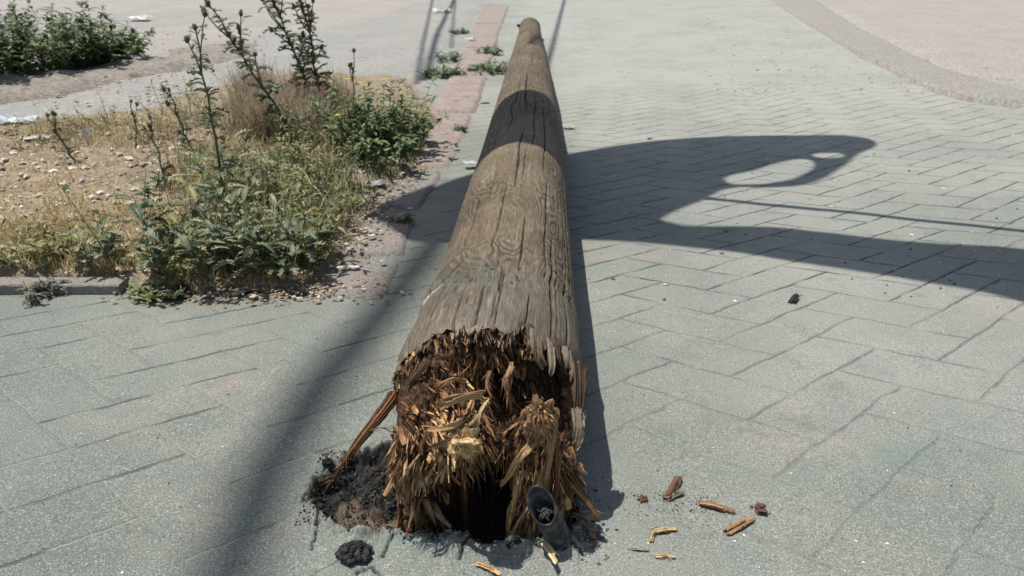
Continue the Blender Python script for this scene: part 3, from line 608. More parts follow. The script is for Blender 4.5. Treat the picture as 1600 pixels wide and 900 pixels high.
SPL = [  # (pixel, distance) control points, start width, end width, colour, side
 ([(735, 628, 1.13), (722, 655, 1.09), (698, 668, 1.085), (668, 672, 1.10)], .022, .010, (.50, .34, .17), (.4, 0, 1)),
 ([(752, 618, 1.13), (728, 620, 1.10), (700, 632, 1.09), (688, 640, 1.10)], .018, .008, (.56, .40, .21), (.3, 0, 1)),
 ([(740, 650, 1.12), (720, 676, 1.085), (700, 690, 1.085), (672, 702, 1.10)], .016, .006, (.44, .29, .14), (.4, 0, 1)),
 ([(728, 596, 1.16), (708, 592, 1.135), (690, 600, 1.13)], .009, .004, (.52, .33, .16), (0, 0, 1)),
 ([(762, 622, 1.14), (752, 640, 1.10), (742, 660, 1.085)], .010, .003, (.60, .46, .25), (1, 0, 0)),
 ([(738, 640, 1.12), (744, 652, 1.09), (736, 664, 1.08)], .009, .002, (.58, .43, .22), (1, 0, 0)),
 ([(835, 690, 1.12), (812, 715, 1.10), (796, 742, 1.10), (782, 760, 1.11)], .022, .010, (.40, .26, .12), (1, 0, .3)),
 ([(868, 640, 1.14), (864, 690, 1.115), (858, 730, 1.11), (850, 765, 1.11)], .016, .012, (.42, .28, .14), (1, 0, 0)),
 ([(874, 700, 1.14), (872, 740, 1.13), (868, 780, 1.13)], .014, .008, (.38, .23, .11), (1, 0, 0)),
 ([(850, 735, 1.12), (846, 765, 1.11), (838, 800, 1.11), (834, 830, 1.11)], .014, .006, (.45, .30, .14), (1, 0, 0)),
 ([(812, 745, 1.12), (806, 775, 1.11), (800, 800, 1.11), (794, 832, 1.11)], .018, .008, (.41, .27, .13), (1, 0, 0)),
 ([(828, 790, 1.11), (812, 812, 1.10), (802, 835, 1.10)], .008, .003, (.47, .33, .17), (1, 0, 0)),
 ([(660, 705, 1.12), (646, 722, 1.09), (632, 745, 1.08)], .007, .003, (.48, .36, .22), (1, 0, 0)),
 ([(682, 722, 1.13), (672, 740, 1.10), (664, 752, 1.095)], .008, .004, (.55, .42, .24), (1, 0, 0)),
 ([(700, 724, 1.13), (690, 736, 1.10), (682, 745, 1.10)], .006, .003, (.58, .46, .27), (1, 0, 0)),
 ([(628, 690, 1.16), (618, 705, 1.13), (606, 726, 1.12)], .010, .004, (.40, .24, .13), (1, 0, 0)),
 ([(652, 745, 1.14), (640, 765, 1.11), (634, 790, 1.11)], .008, .004, (.36, .24, .13), (1, 0, 0)),
 ([(668, 760, 1.15), (655, 785, 1.12), (650, 815, 1.12), (656, 832, 1.12)], .009, .005, (.26, .16, .09), (1, 0, 0)),
 ([(722, 700, 1.20), (726, 760, 1.20), (728, 835, 1.21)], .012, .016, (.20, .10, .045), (1, 0, 0)),
 ([(712, 740, 1.22), (700, 800, 1.22), (712, 836, 1.22)], .022, .018, (.10, .05, .028), (1, 0, 0)),
 ([(738, 700, 1.10), (734, 718, 1.095), (738, 735, 1.10)], .009, .006, (.30, .19, .10), (1, 0, 0)),
 ([(766, 580, 1.18), (760, 600, 1.15), (768, 622, 1.13)], .007, .003, (.34, .21, .11), (1, 0, 0)),
 ([(800, 572, 1.18), (792, 590, 1.15), (790, 610, 1.14)], .012, .008, (.38, .24, .14), (1, 0, 0)),
 ([(790, 600, 1.17), (796, 625, 1.14), (800, 645, 1.14)], .010, .004, (.28, .15, .08), (1, 0, 0)),
 ([(640, 640, 1.19), (630, 655, 1.16), (620, 668, 1.16)], .012, .006, (.40, .27, .14), (1, 0, 0)),
 ([(668, 560, 1.20), (655, 580, 1.19), (640, 600, 1.19)], .014, .006, (.20, .13, .08), (1, 0, 0)),
]
for cp, w0, w1, col, sd_ in SPL:
    for rep in range(2):
        r1 = MB(); j = rep * .006
        ribbon(r1, [GY(a + rep * random.uniform(-7, 7), b + rep * random.uniform(-7, 7), y + j) for a, b, y in cp], w0 * (.85 - .3 * rep), w1 * .5, .002, [c * (.86 - .25 * rep) * f for c, f in zip(col, (1, .94, .88))], random.uniform(-.5, .5), 5, .35, sd_, 12)
        r1.build('splinter', M_SPL, pole)
# long torn strips
def strip(cpts, w0, w1, th, col, name='splinter', label=None, nn=3):
    r1 = MB()
    for k in range(nn):
        f0 = random.uniform(.55, 1.15); o = Vector((random.uniform(-1, 1), random.uniform(-1, 1), random.uniform(-1, 1))) * w0 * .30
        ribbon(r1, [p + o * (1 - .5 * i / len(cpts)) for i, p in enumerate(cpts)], w0 * random.uniform(.5, .9), w1 * random.uniform(.4, 1), th, [c * f0 for c in col], random.uniform(-.5, .5), 4, .4, (1, 0, 0), 7)
    o = r1.build(name, M_SPL, pole)
    if label: o['label'] = label
strip([GY(618, 612, 1.27), GY(598, 640, 1.25), GY(568, 678, 1.21), GY(548, 705, 1.17)], .022, .008, .006, (.26, .135, .065), label='long reddish splinter sticking out to the left', nn=5)
strip([GY(550, 700, 1.175), GY(536, 722, 1.15), GY(514, 756, 1.12)], .008, .0022, .003, (.30, .17, .09), nn=3)
strip([GY(578, 672, 1.21), GY(596, 668, 1.19), GY(612, 674, 1.18)], .004, .001, .0015, (.30, .19, .11), nn=1)
strip([GY(876, 735, 1.17), GY(895, 758, 1.14), GY(915, 782, 1.125), GY(934, 808, 1.115)], .016, .011, .007, (.29, .18, .08), label='stout brown splinter leaning to the right over the hole edge', nn=4)
strip([GY(898, 640, 1.22), GY(900, 668, 1.20), GY(896, 694, 1.19)], .032, .026, .008, (.40, .32, .22), label='pale weathered slab hanging on the right flank', nn=6)
strip([GY(904, 570, 1.27), GY(905, 605, 1.24), GY(902, 640, 1.22)], .030, .024, .010, (.13, .085, .055), nn=5)
strip([GY(888, 695, 1.21), GY(886, 712, 1.20), GY(882, 728, 1.19)], .012, .009, .003, (.40, .32, .22), nn=2)
for k in range(26):   # dark torn bark lip right of the top
    a = random.uniform(.35, 1.35); y = float(rim(np.array(a))); x = -.052 + .187 * math.sin(a); z = .187 + .187 * math.cos(a)
    r1 = MB(); p = Vector((x, y + .02, z)); q = p + Vector((math.sin(a) * .003, -.03 - random.random() * .03, -.005 - random.random() * .02))
    ribbon(r1, [p, p.lerp(q, .5) + Vector((0, 0, .004)), q, q + Vector((random.uniform(-.01, .01), -.008, -.015))], random.uniform(.010, .024), random.uniform(.002, .010), .005, random.choice([(.20, .16, .12), (.13, .09, .06), (.07, .045, .03)]), random.uniform(-.4, .4), 5, .35, (math.cos(a), 0, -math.sin(a)))
    r1.build('bark_flake', M_SPL, pole)
for k in range(16):
    a = random.uniform(-1.4, .35); y = float(rim(np.array(a))); x = -.052 + .187 * math.sin(a); z = .187 + .187 * math.cos(a)
    r1 = MB(); p = Vector((x, y + .012, z - .004)); q = p + Vector((0, -.02 - random.random() * .012, -.012 * random.random()))
    ribbon(r1, [p, p.lerp(q, .5), q], random.uniform(.008, .02), random.uniform(.001, .006), .004, random.choice([(.22, .18, .13), (.13, .095, .065)]), 0, 4, .3, (math.cos(a), 0, -math.sin(a)))
    r1.build('bark_flake', M_SPL, pole)
# small nail/bolt near the pole tip
mb = MB(); mb.tube([GY(812, 40, 9.3), GY(808, 40, 9.3)], .018, 8, (.03, .03, .03)); mb.build('bolt', M_STONE, pole)

# ------------------------------------------------------------------ PIPE in the hole
pipe = empty('conduit_pipe', G(870, 845), 'short cut piece of black plastic conduit sticking out of the hole', 'pipe')
pa = GY(846, 790, 1.075); pb = G(902, 868) + Vector((.012, .06, -.11)); axd = (pb - pa).normalized(); sx = axd.cross(Vector((0, 0, 1))).normalized(); sy = axd.cross(sx)
V = []; F = []; C = []; n = 40; ro, ri = .0242, .0212
cut = Vector((-.1, -.88, .46)).normalized()
for lay, (rr, L) in enumerate(((ro, .24), (ro, 0), (ri, 0), (ri, .20))):
    for k in range(n):
        a = 2 * math.pi * k / n; off = (sx * math.cos(a) + sy * math.sin(a)) * rr
        sh = -off.dot(cut) / axd.dot(cut) if L == 0 else 0
        sh = max(-.03, min(.03, sh)); V.append(pa + off + axd * (L + sh + (random.uniform(-.0006, .0006) if L == 0 else 0)))
for l in range(3): F += [(l * n + k, l * n + (k + 1) % n, (l + 1) * n + (k + 1) % n, (l + 1) * n + k) for k in range(n)]
mb = MB(); mb.add(V, F); mb.build('tube', M_PIPE, pipe, True)
mb = MB(); cc = pa + axd * .020
for k in range(5):
    a = k * 1.3; q = cc + (sx * math.cos(a) + sy * math.sin(a)) * .012; e_ = cc - (sx * math.cos(a + .8) + sy * math.sin(a + .8)) * .016 + axd * .006
    ribbon(mb, [q, (q + e_) / 2 - axd * .007, e_], .010, .004, .0008, (.06, .063, .06), 1.2, 4, .4, sx)
mb.build('crumpled_foil', M_STONE, pipe, True)

# ------------------------------------------------------------------ loose chips on the pavement
def gz(x, y):
    i = int(np.clip(np.searchsorted(ys, y), 1, len(ys) - 1)); j = int(np.clip(np.searchsorted(xs, x), 1, len(xs) - 1)); return float(max(Z[i, j], Z[i - 1, j - 1]))
def chip(p0, p1, wpx, th, col, label, cat='wood chip', nn=2, name='wood_chip', lift=.001, bend=.0007):
    nn = min(nn, 2); wpx = wpx * 1.15; col = [c * f for c, f in zip(col, (1.0, 1.03, 1.05))]
    a, b = G(*p0), G(*p1); w_ = wpx / 820 * ((a.y + .35) / 1.45)
    z = max(gz(a.x, a.y), gz(b.x, b.y)) + th / 2 + lift; a.z = z; b.z = z + .001; m_ = (a + b) / 2 + Vector((random.uniform(-1, 1) * bend, random.uniform(-1, 1) * bend, bend + .001)); r1 = MB()
    sd = Vector((-(b - a).y, (b - a).x, 0)).normalized()
    for k in range(nn):
        o = sd * w_ * random.uniform(-.34, .34) + Vector((0, 0, k * th * .4)); sl = (b - a) * random.uniform(-.06, .06)
        f0 = random.uniform(.6, 1.1); s0 = 1 if k == 0 else .45; ribbon(r1, [a + o * (k > 0) + sl, m_ + o * (k > 0), b + o * (k > 0) + sl + (a - b) * (.3 * (k > 0))], w_ * random.uniform(.6, .9) * s0, w_ * random.uniform(.2, .75) * s0, th * .30, [c * f0 for c in col], random.uniform(-.25, .25), 4, .3, sd, 4, .05)
    o = r1.build(name, M_SPL, None, False, (m_.x, m_.y, gz(m_.x, m_.y))); tag(o, label, cat, 'wood chips scattered by the broken pole'); return o
chip((1092, 781), (1146, 795), 14, .008, (.40, .23, .12), 'straight brown wood chip right of the dark upright chip', nn=4)
chip((1136, 828), (1176, 808), 18, .010, (.38, .21, .10), 'thick red brown wood chip with ragged ends nearest the rotten crumb', nn=5)
chip((1022, 827), (1057, 824), 11, .006, (.60, .42, .20), 'short blond chip lying level, touching a tiny upright chip', nn=3)
chip((1018, 842), (1021, 826), 8, .005, (.55, .38, .17), 'tiny blond chip standing end-on beside the level blond chip', nn=2)
chip((985, 855), (1013, 857), 4, .003, (.42, .26, .15), 'thin sliver of brown wood left of the pale sliver', nn=1)
chip((1026, 866), (1057, 868), 7, .004, (.62, .46, .24), 'pale yellow sliver nearest the bottom of the chip group', nn=2)
chip((849, 856), (869, 890), 14, .005, (.70, .54, .28), 'bright yellow splinter lying in front of the black pipe', nn=3)
chip((748, 882), (783, 900), 13, .005, (.60, .36, .17), 'orange brown leaf shaped chip at the bottom edge of the view', nn=2)
chip((924, 826), (928, 842), 8, .004, (.46, .25, .12), 'small orange chip just right of the hole rim', nn=2)
chip((893, 804), (925, 812), 12, .005, (.40, .27, .14), 'tan chip lying at the foot of the stout splinter', nn=4)
chip((1044, 774), (1062, 741), 17, .009, (.17, .09, .055), 'dark red brown chip standing upright with a ragged grey base', nn=5)
chip((1044, 776), (1068, 766), 10, .006, (.33, .27, .21), 'grey frayed bark bit at the base of the dark upright chip', nn=4)
chip((1236, 471), (1246, 459), 12, .008, (.022, .02, .02), 'small black charred stub alone on the right pavement', nn=2)
chip((1455, 44), (1477, 47), 26, .03, (.60, .48, .28), 'yellow scrap of wood on the pink sandy lot', nn=2)
chip((752, 160), (764, 160), 6, .006, (.02, .02, .02), 'small black stub left of the pole shadow band', nn=1)
chip((1012, 218), (1019, 217), 3, .006, (.05, .03, .02), 'dark twist of wood at the upper edge of the cloth shadow', nn=3)
def crumb_thing(px, py, r, col, label, cat, name, m=M_STONE, sc=(1, 1, .7), rough=.5, seed=1, n=12, group=None):
    p = G(px, py); z = gz(p.x, p.y) + r * sc[2] * .6; b = MB(); lump(b, (p.x, p.y, z), r, sc, col, n, rough, seed)
    for k in range(6): lump(b, (p.x + random.uniform(-1, 1) * r * 1.3, p.y + random.uniform(-1, 1) * r * 1.2, z - r * .3), r * random.uniform(.15, .4), (1, 1, .8), col, 5, .5, seed + k)
    o = b.build(name, m, None, False, (p.x, p.y, gz(p.x, p.y))); tag(o, label, cat, group); return o
crumb_thing(1190, 793, .012, (.12, .07, .055), 'dark red brown rotten crumb on a rusty dust stain', 'wood crumb', 'wood_crumb', M_SPL, (1, 1, .7), .5, 3)
crumb_thing(1005, 776, .008, (.16, .08, .055), 'small rusty crumb between the pole shadow and the upright chip', 'wood crumb', 'wood_crumb', M_SPL, (1, 1, .7), .5, 5)
crumb_thing(672, 832, .014, (.30, .25, .17), 'knobbly pale and black rotten lump in the hole edge', 'wood crumb', 'wood_crumb', M_SPL, (1, 1, 1), .6, 7)
mb = MB(); pc = G(555, 866); zc = gz(pc.x, pc.y)
for k in range(150):
    a = random.uniform(0, 6.28); q = math.sqrt(random.random()); x, y = pc.x + math.cos(a) * q * .031, pc.y + math.sin(a) * q * .024
    lump(mb, (x, y, zc + random.uniform(0, .020) * (1 - q * q) + .003), random.uniform(.0025, .0065), (1, 1, .85), random.choice([(.02, .02, .02), (.035, .035, .033), (.05, .048, .045)]), 5, .45, k % 9)
tag(mb.build('asphalt_lump', M_STONE, None, False, (pc.x, pc.y, zc)), 'crumbly lump of black asphalt in front of the hole', 'asphalt lump')
def scatter(name, cnt, region, rfun, cols, m, label, seed=0, zf=None, flat=.7):
    rng = random.Random(seed); mb = MB()
    for k in range(cnt):
        x, y = region(rng); r = rfun(rng); z = (zf or gz)(x, y) + r * .25; col = rng.choice(cols)
        V = []; ax_ = [rng.uniform(.6, 1.3) for _ in range(3)]
        for d in ((1, 0, 0), (-1, 0, 0), (0, 1, 0), (0, -1, 0), (0, 0, 1), (0, 0, -1), (.6, .6, .4), (-.6, .6, .3), (.6, -.6, .4), (-.6, -.6, .4)):
            V.append((x + d[0] * r * ax_[0] * rng.uniform(.7, 1.2), y + d[1] * r * ax_[1] * rng.uniform(.7, 1.2), z + d[2] * r * flat * rng.uniform(.7, 1.2)))
        F = [(0, 6, 4), (6, 2, 4), (2, 7, 4), (7, 1, 4), (1, 9, 4), (9, 3, 4), (3, 8, 4), (8, 0, 4), (6, 0, 5), (2, 6, 5), (7, 2, 5), (1, 7, 5), (9, 1, 5), (3, 9, 5), (8, 3, 5), (0, 8, 5)]
        f = rng.uniform(.7, 1.3); mb.add(V, F, [c * f for c in col])
    o = mb.build(name, m); tag(o, label, None, None, 'stuff'); return o
STN = [(.42, .38, .32), (.55, .52, .46), (.2, .18, .15), (.7, .68, .62), (.3, .25, .2)]
def reg_px(x0, y0, x1, y1):
    def f(rng):
        p = G(rng.uniform(x0, x1), rng.uniform(y0, y1)); return p.x, p.y
    return f
scatter('grit', 420, reg_px(0, 470, 1600, 900), lambda r: r.choice([.0012, .0015, .002, .0028]), [(.6, .58, .52), (.7, .68, .6), (.1, .1, .09), (.3, .28, .24)], M_STONE, 'fine pale and dark grit scattered over the pavement', 1)
scatter('far_grit', 260, reg_px(850, 60, 1600, 470), lambda r: r.choice([.003, .004, .007]), [(.65, .63, .58), (.7, .68, .6), (.12, .11, .1)], M_STONE, 'pale grit on the farther pavement', 2)
scatter('wood_dust', 260, lambda r: (.34 + r.gauss(0, .05), 1.22 + r.gauss(0, .028)), lambda r: r.choice([.001, .0014, .002]), [(.16, .09, .07), (.2, .12, .09), (.08, .05, .04)], M_SPL, 'rusty wood dust around the rotten crumb', 3)
scatter('asphalt_crumbs', 1500, lambda r: (r.uniform(-.41, -.20), r.uniform(1.14, 1.38)), lambda r: r.choice([.001, .0015, .002, .003]), [(.02, .02, .02), (.035, .035, .033), (.05, .048, .042), (.12, .09, .065)], M_STONE, 'black asphalt crumbs in the shallow pit', 4)
scatter('rim_gravel', 800, lambda r: (lambda t: (-.2 + .37 * t + r.gauss(0, .008), 1.108 + .02 * (t > .85) * (t - .85) * 20 * .3 + r.gauss(0, .009)))(r.random()), lambda r: r.choice([.0012, .002, .003, .0045]), [(.16, .19, .17), (.24, .25, .22), (.10, .11, .10), (.05, .05, .05)], M_STONE, 'broken concrete gravel along the near hole rim', 5)
scatter('rim_gravel', 420, lambda r: (.135 + r.gauss(0, .02), 1.16 + r.gauss(0, .045)), lambda r: r.choice([.0012, .002, .003, .004]), [(.2, .2, .18), (.3, .29, .26), (.07, .07, .065), (.2, .13, .08)], M_STONE, 'crumbled grey gravel beside the black pipe', 6)
# black crust flakes at the left end of the pit
for i, (a, b, r, lab) in enumerate([(486, 778, .012, 'black crust flake at the left tip of the pit'), (498, 798, .011, 'black crust flake above the forked crack'), (530, 812, .008, 'black crust flake inside the lower pit edge'), (512, 728, .009, 'black crust flake on the upper left pit edge')]):
    crumb_thing(a, b, r, (.03, .03, .03), lab, 'asphalt lump', 'asphalt_flake', M_ASPH, (1.2, 1, .5), .6, 11 + i, 12, 'black crust flakes round the pit')

# ------------------------------------------------------------------ VEGETATION
def leaf(mb, base, d, L, w, col, up=None, lobes=5, curl=.35, spiky=.6, nose=.85):
    """toothed leaf: folded strip with a lobed margin"""
    base = Vector(base); d = Vector(d).normalized(); up = Vector(up or (0, 0, 1)); s = d.cross(up)
    if s.length < .1: s = d.cross(Vector((1, .3, 0)))
    s.normalize(); nn = s.cross(d).normalized(); n = lobes * 2 if lobes > 1 else 4; V = []; C = []
    cu = curl * random.uniform(.3, 1.4)
    for i in range(n + 1):
        t = i / n; q = base + d * L * t - Vector((0, 0, 1)) * L * cu * t * t * .8 + nn * L * .05 * math.sin(t * 3)
        prof = math.sin(math.pi * min(1, t * nose + .08)) ** .8; ww = w * prof * (1 if lobes <= 1 else ((1.0 if i % 2 else 1 - spiky))) * random.uniform(.8, 1.15)
        if i == n: ww = w * .02
        fwd = d * (w * .35 if (i % 2 and lobes > 1) else 0)
        V += [q - s * ww * .5 + nn * ww * .18 + fwd, q, q + s * ww * .5 + nn * ww * .18 + fwd]
        f = random.uniform(.85, 1.15); C += [[c * f for c in col], [c * f * 1.25 + .01 for c in col], [c * f for c in col]]
    F = []
    for i in range(n): a = i * 3; F += [(a, a + 1, a + 4, a + 3), (a + 1, a + 2, a + 5, a + 4)]
    mb.add(V, F, C)
def stem_path(p, d, L, n=7, wob=.06, rise=.0):
    P = [Vector(p)]; d = Vector(d).normalized()
    for i in range(n):
        d = (d + Vector((random.gauss(0, wob), random.gauss(0, wob), random.gauss(0, wob * .5) + rise))).normalized(); P.append(P[-1] + d * L / n)
    return P
GREENS = [(.12, .155, .055), (.16, .20, .075), (.21, .24, .11), (.085, .12, .05), (.27, .28, .13)]
BLUEG = [(.11, .145, .075), (.15, .185, .105), (.21, .24, .15), (.08, .11, .06), (.27, .28, .15)]
def thistle_head(parent, p, d, r, bloom=True, col=(.13, .12, .07)):
    h = MB(); d = Vector(d).normalized(); lump(h, p, r, (.85, .85, 1.3), col, 8, .12, 2)
    for k in range(46):
        a = random.uniform(0, 6.28); e = random.uniform(-1.2, 1.1); q = Vector((math.cos(a) * math.cos(e), math.sin(a) * math.cos(e), math.sin(e)))
        shard(h, Vector(p) + q * r * .9, q + Vector((0, 0, .5)), r * random.uniform(.5, 1.0), r * .16, r * .05, [c * random.uniform(.6, 1.5) for c in col], .2, 2)
    ho = h.build('flower_head', M_STEM, parent)
    if bloom:
        b = MB()
        for k in range(60):
            a = random.uniform(0, 6.28); t = random.uniform(0, .8); q = (d + Vector((math.cos(a) * t, math.sin(a) * t, .1))).normalized()
            shard(b, Vector(p) + d * r * .7, q, r * random.uniform(1.0, 1.7), r * .14, r * .06, random.choice([(.34, .14, .40), (.42, .2, .48), (.24, .08, .3)]), .2, 2)
        me = b.build('petals', M_PET, ho)
def thistle(base, top, label, branches=3, heads=(), leafL=.07, leafn=18, col=BLUEG, rad=.005, bloom=True, spread=.35, group='tall thistles', sparse=False):
    e = empty('thistle', base, label, 'thistle', group); st = MB(); fo = MB(); base = Vector(base); top = Vector(top); L = (top - base).length
    main = [base.lerp(top, t) + Vector((random.gauss(0, .006), random.gauss(0, .006), 0)) + Vector((math.sin(t * 3) * .02 * L, 0, 0)) for t in np.linspace(0, 1, 10)]
    scol = (.17, .18, .09); st.tube(main, [rad * (1 - .6 * t) for t in np.linspace(0, 1, 10)], 7, scol); ends = [(main[-1], (main[-1] - main[-2]))]; paths = [main]
    for k in range(branches):
        i = random.randint(4, 8); a = random.uniform(0, 6.28); d = (main[i] - main[i - 1]).normalized() + Vector((math.cos(a), math.sin(a) * .6, 0)) * spread * 1.6
        P = stem_path(main[i], d, L * random.uniform(.12, .3), 6, .08, .10); st.tube(P, [rad * .55 * (1 - .5 * t) for t in np.linspace(0, 1, 7)], 5, scol); ends.append((P[-1], P[-1] - P[-2])); paths.append(P)
    for k in range(leafn):
        P = paths[0] if random.random() < .65 else random.choice(paths); i = random.randint(0, len(P) - 2); t = random.random(); p = P[i].lerp(P[i + 1], t); hgt = (p.z - base.z) / max(L, .01)
        a = random.uniform(0, 6.28); l = leafL * (1.25 - .85 * min(1, hgt)) * random.uniform(.6, 1.3)
        leaf(fo, p, (math.cos(a), math.sin(a), random.uniform(.1, .9)), l, l * .55, random.choice(col), lobes=random.choice((4, 5, 6)), curl=.5, spiky=.65)
    st.build('stem', M_STEM, e, True); fo.build('foliage', M_LEAF, e)
    for k, (p, d) in enumerate(ends): thistle_head(e, p, d, rad * random.uniform(1.1, 1.8), bloom and random.random() < .6)
    return e
def leafy_plant(p, h, w, n_st, label, name='weed', cat='weed', cols=GREENS, leafL=.05, lobes=4, group='green weeds in the soil bed', lw=.35, ln=12, dens=1.0, droop=.4, scol=(.10, .12, .06), lean=(0, 0)):
    if group in ('green weeds in the soil bed', 'blue green lobed thistles', 'dry and yellowing weeds'): h = h * 1.14; w = w * 1.1; n_st = max(3, int(n_st * .9)); cols = list(cols) + [(.34, .31, .15), (.24, .24, .09)]
    e = empty(name, p, label, cat, group); st = MB(); fo = MB(); p = Vector(p)
    for k in range(n_st):
        a = random.uniform(0, 6.28); r = math.sqrt(random.random()) * w * .35; b = p + Vector((math.cos(a) * r, math.sin(a) * r, -.005)); tilt = random.uniform(.05, w / max(h, .05) * .6)
        P = stem_path(b, (math.cos(a) * tilt + lean[0], math.sin(a) * tilt + lean[1], 1), h * random.uniform(.55, 1.05), 7, .10)
        st.tube([p + Vector((0, 0, -.015))] + P, [.002] + [max(.0008, .0022 * (1 - .7 * t)) for t in np.linspace(0, 1, 8)], 4, scol, False)
        cc = random.choice(cols)
        for j in range(int(ln * dens)):
            i = random.randint(1, 6); q = P[i].lerp(P[i + 1], random.random()); aa = random.uniform(0, 6.28); l = leafL * random.uniform(.5, 1.25)
            c = random.choice(cols) if random.random() < .4 else cc
            leaf(fo, q, (math.cos(aa), math.sin(aa), random.uniform(-.1, .9)), l, l * lw, c, lobes=lobes, curl=droop, spiky=.55)
    st.build('stem', M_STEM, e); fo.build('foliage', M_LEAF, e); return e
def at_soil(px, py): p = G(px, py, .03); p.z = soilh(p.x, p.y) - .005; return p

# tall thistles: base pixel on the ground, top pixel at the same distance
def tall(bp, tp, label, **k):
    k['leafn'] = int(k.get('leafn', 20) * 1.9); k['leafL'] = k.get('leafL', .07) * .95
    b = at_soil(*bp); t = GY(tp[0], tp[1], b.y); thistle(b, t, label, **k)
tall((352, 345), (302, 42), 'tallest single thistle stem leaning left in front of the others', branches=2, leafn=44, leafL=.085, rad=.0065, bloom=False, spread=.2)
tall((470, 235), (322, 5), 'slanting thistle with dark heads reaching the top edge', branches=6, leafn=60, leafL=.09, rad=.008)
tall((498, 190), (412, -30), 'left stem of the thistle pair above the dry brush', branches=10, leafn=90, leafL=.10, rad=.009, spread=.5)
tall((508, 192), (462, -25), 'right stem of the thistle pair above the dry brush', branches=11, leafn=95, leafL=.10, rad=.009, spread=.5)
tall((300, 250), (262, 140), 'short thistle with two purple flowers beside the tallest stem', branches=3, leafn=26, leafL=.06, rad=.006)
tall((262, 300), (232, 195), 'small thistle with dark heads in the dry soil', branches=3, leafn=20, leafL=.06, rad=.005)
tall((120, 270), (72, 180), 'sparse thistle at the back of the soil bed on the left', branches=3, leafn=20, leafL=.05, rad=.006, bloom=False)
tall((215, 245), (205, 158), 'three pronged bare weed stalk standing before the road', branches=4, leafn=10, leafL=.03, rad=.005, bloom=False, spread=.12)
tall((560, 210), (548, 100), 'slim upright spike plant between dry brush and green bush', branches=3, leafn=22, leafL=.05, rad=.006, bloom=False, spread=.1)
# big lobed sow-thistle plants in front
def big(px, py, h, w, n_, lab, **k): leafy_plant(at_soil(px, py), h, w, n_, lab, 'sow_thistle', 'thistle', BLUEG, group='blue green lobed thistles', **{**dict(leafL=.066, lobes=5, lw=.42, ln=11, droop=.25), **k})
big(215, 420, .30, .22, 9, 'open lobed thistle at the left of the soil bed front')
big(150, 408, .17, .16, 6, 'low lobed thistle left of the open one')
big(345, 436, .26, .22, 12, 'dense lobed thistle at the corner of the soil bed')
big(395, 425, .24, .20, 11, 'dense lobed thistle right of the corner plant')
big(330, 385, .32, .20, 9, 'taller lobed thistle round the tallest stem')
big(440, 420, .17, .20, 12, 'low lobed thistle next to the pavement corner', leafL=.07)
big(370, 330, .30, .22, 9, 'lobed thistle in the middle of the weeds')
big(270, 426, .14, .20, 7, 'low lobed thistle among yellow grass', leafL=.07)
big(95, 408, .10, .14, 5, 'small lobed thistle above the kerb stone', leafL=.06)
for i, (px, py, h, w, n_, lab) in enumerate([(430, 385, .22, .30, 20, 'bushy green weed in the middle front'), (480, 400, .14, .22, 16, 'low green weed at the front edge by the pavement'), (410, 340, .25, .30, 20, 'bushy green weed behind the front row'), (470, 330, .22, .30, 20, 'green weed left of the litter scraps'), (440, 280, .25, .34, 20, 'yellow green weed under the dry brush'),
    (510, 300, .20, .28, 18, 'green weed beside the white litter'), (500, 240, .26, .36, 20, 'green weed in the back row left of the big green bush'), (560, 320, .08, .16, 9, 'tiny green weed at the kerb by the litter'), (500, 350, .12, .2, 12, 'low green weed between litter and front row')]):
    leafy_plant(at_soil(px, py), h, w, n_, lab, leafL=.042, lobes=3, ln=16)
for i, (px, py, h, w, n_, lab) in enumerate([(560, 235, .36, .40, 26, 'left half of the green bush with yellow flowers'), (610, 230, .36, .40, 28, 'right half of the green bush with yellow flowers'), (590, 255, .24, .40, 24, 'front skirt of the green bush'), (635, 215, .24, .30, 18, 'right end of the green bush against the kerb')]):
    e = leafy_plant(at_soil(px, py), h, w, n_, lab, 'bush', 'bush', [(.10, .16, .045), (.13, .19, .06), (.08, .12, .04), (.18, .22, .09)], .045, 1, 'green bush clumps by the red kerb', .45, 26)
    for k in range(3 if i < 2 else 1):
        f = MB(); c = Vector(e.location) + Vector((random.uniform(-.18, .18), random.uniform(-.1, .1), h * random.uniform(.85, 1.05)))
        for j in range(9): a = j * .7; leaf(f, c, (math.cos(a), math.sin(a), .3), .016, .009, (.75, .62, .04), lobes=1, curl=.1)
        f.build('flower', M_PET, e)
DRYC = [(.40, .32, .18), (.48, .40, .24), (.33, .25, .14), (.28, .27, .12), (.22, .24, .10)]
YG = [(.20, .22, .08), (.26, .26, .10), (.13, .17, .06), (.32, .30, .14), (.10, .13, .05)]
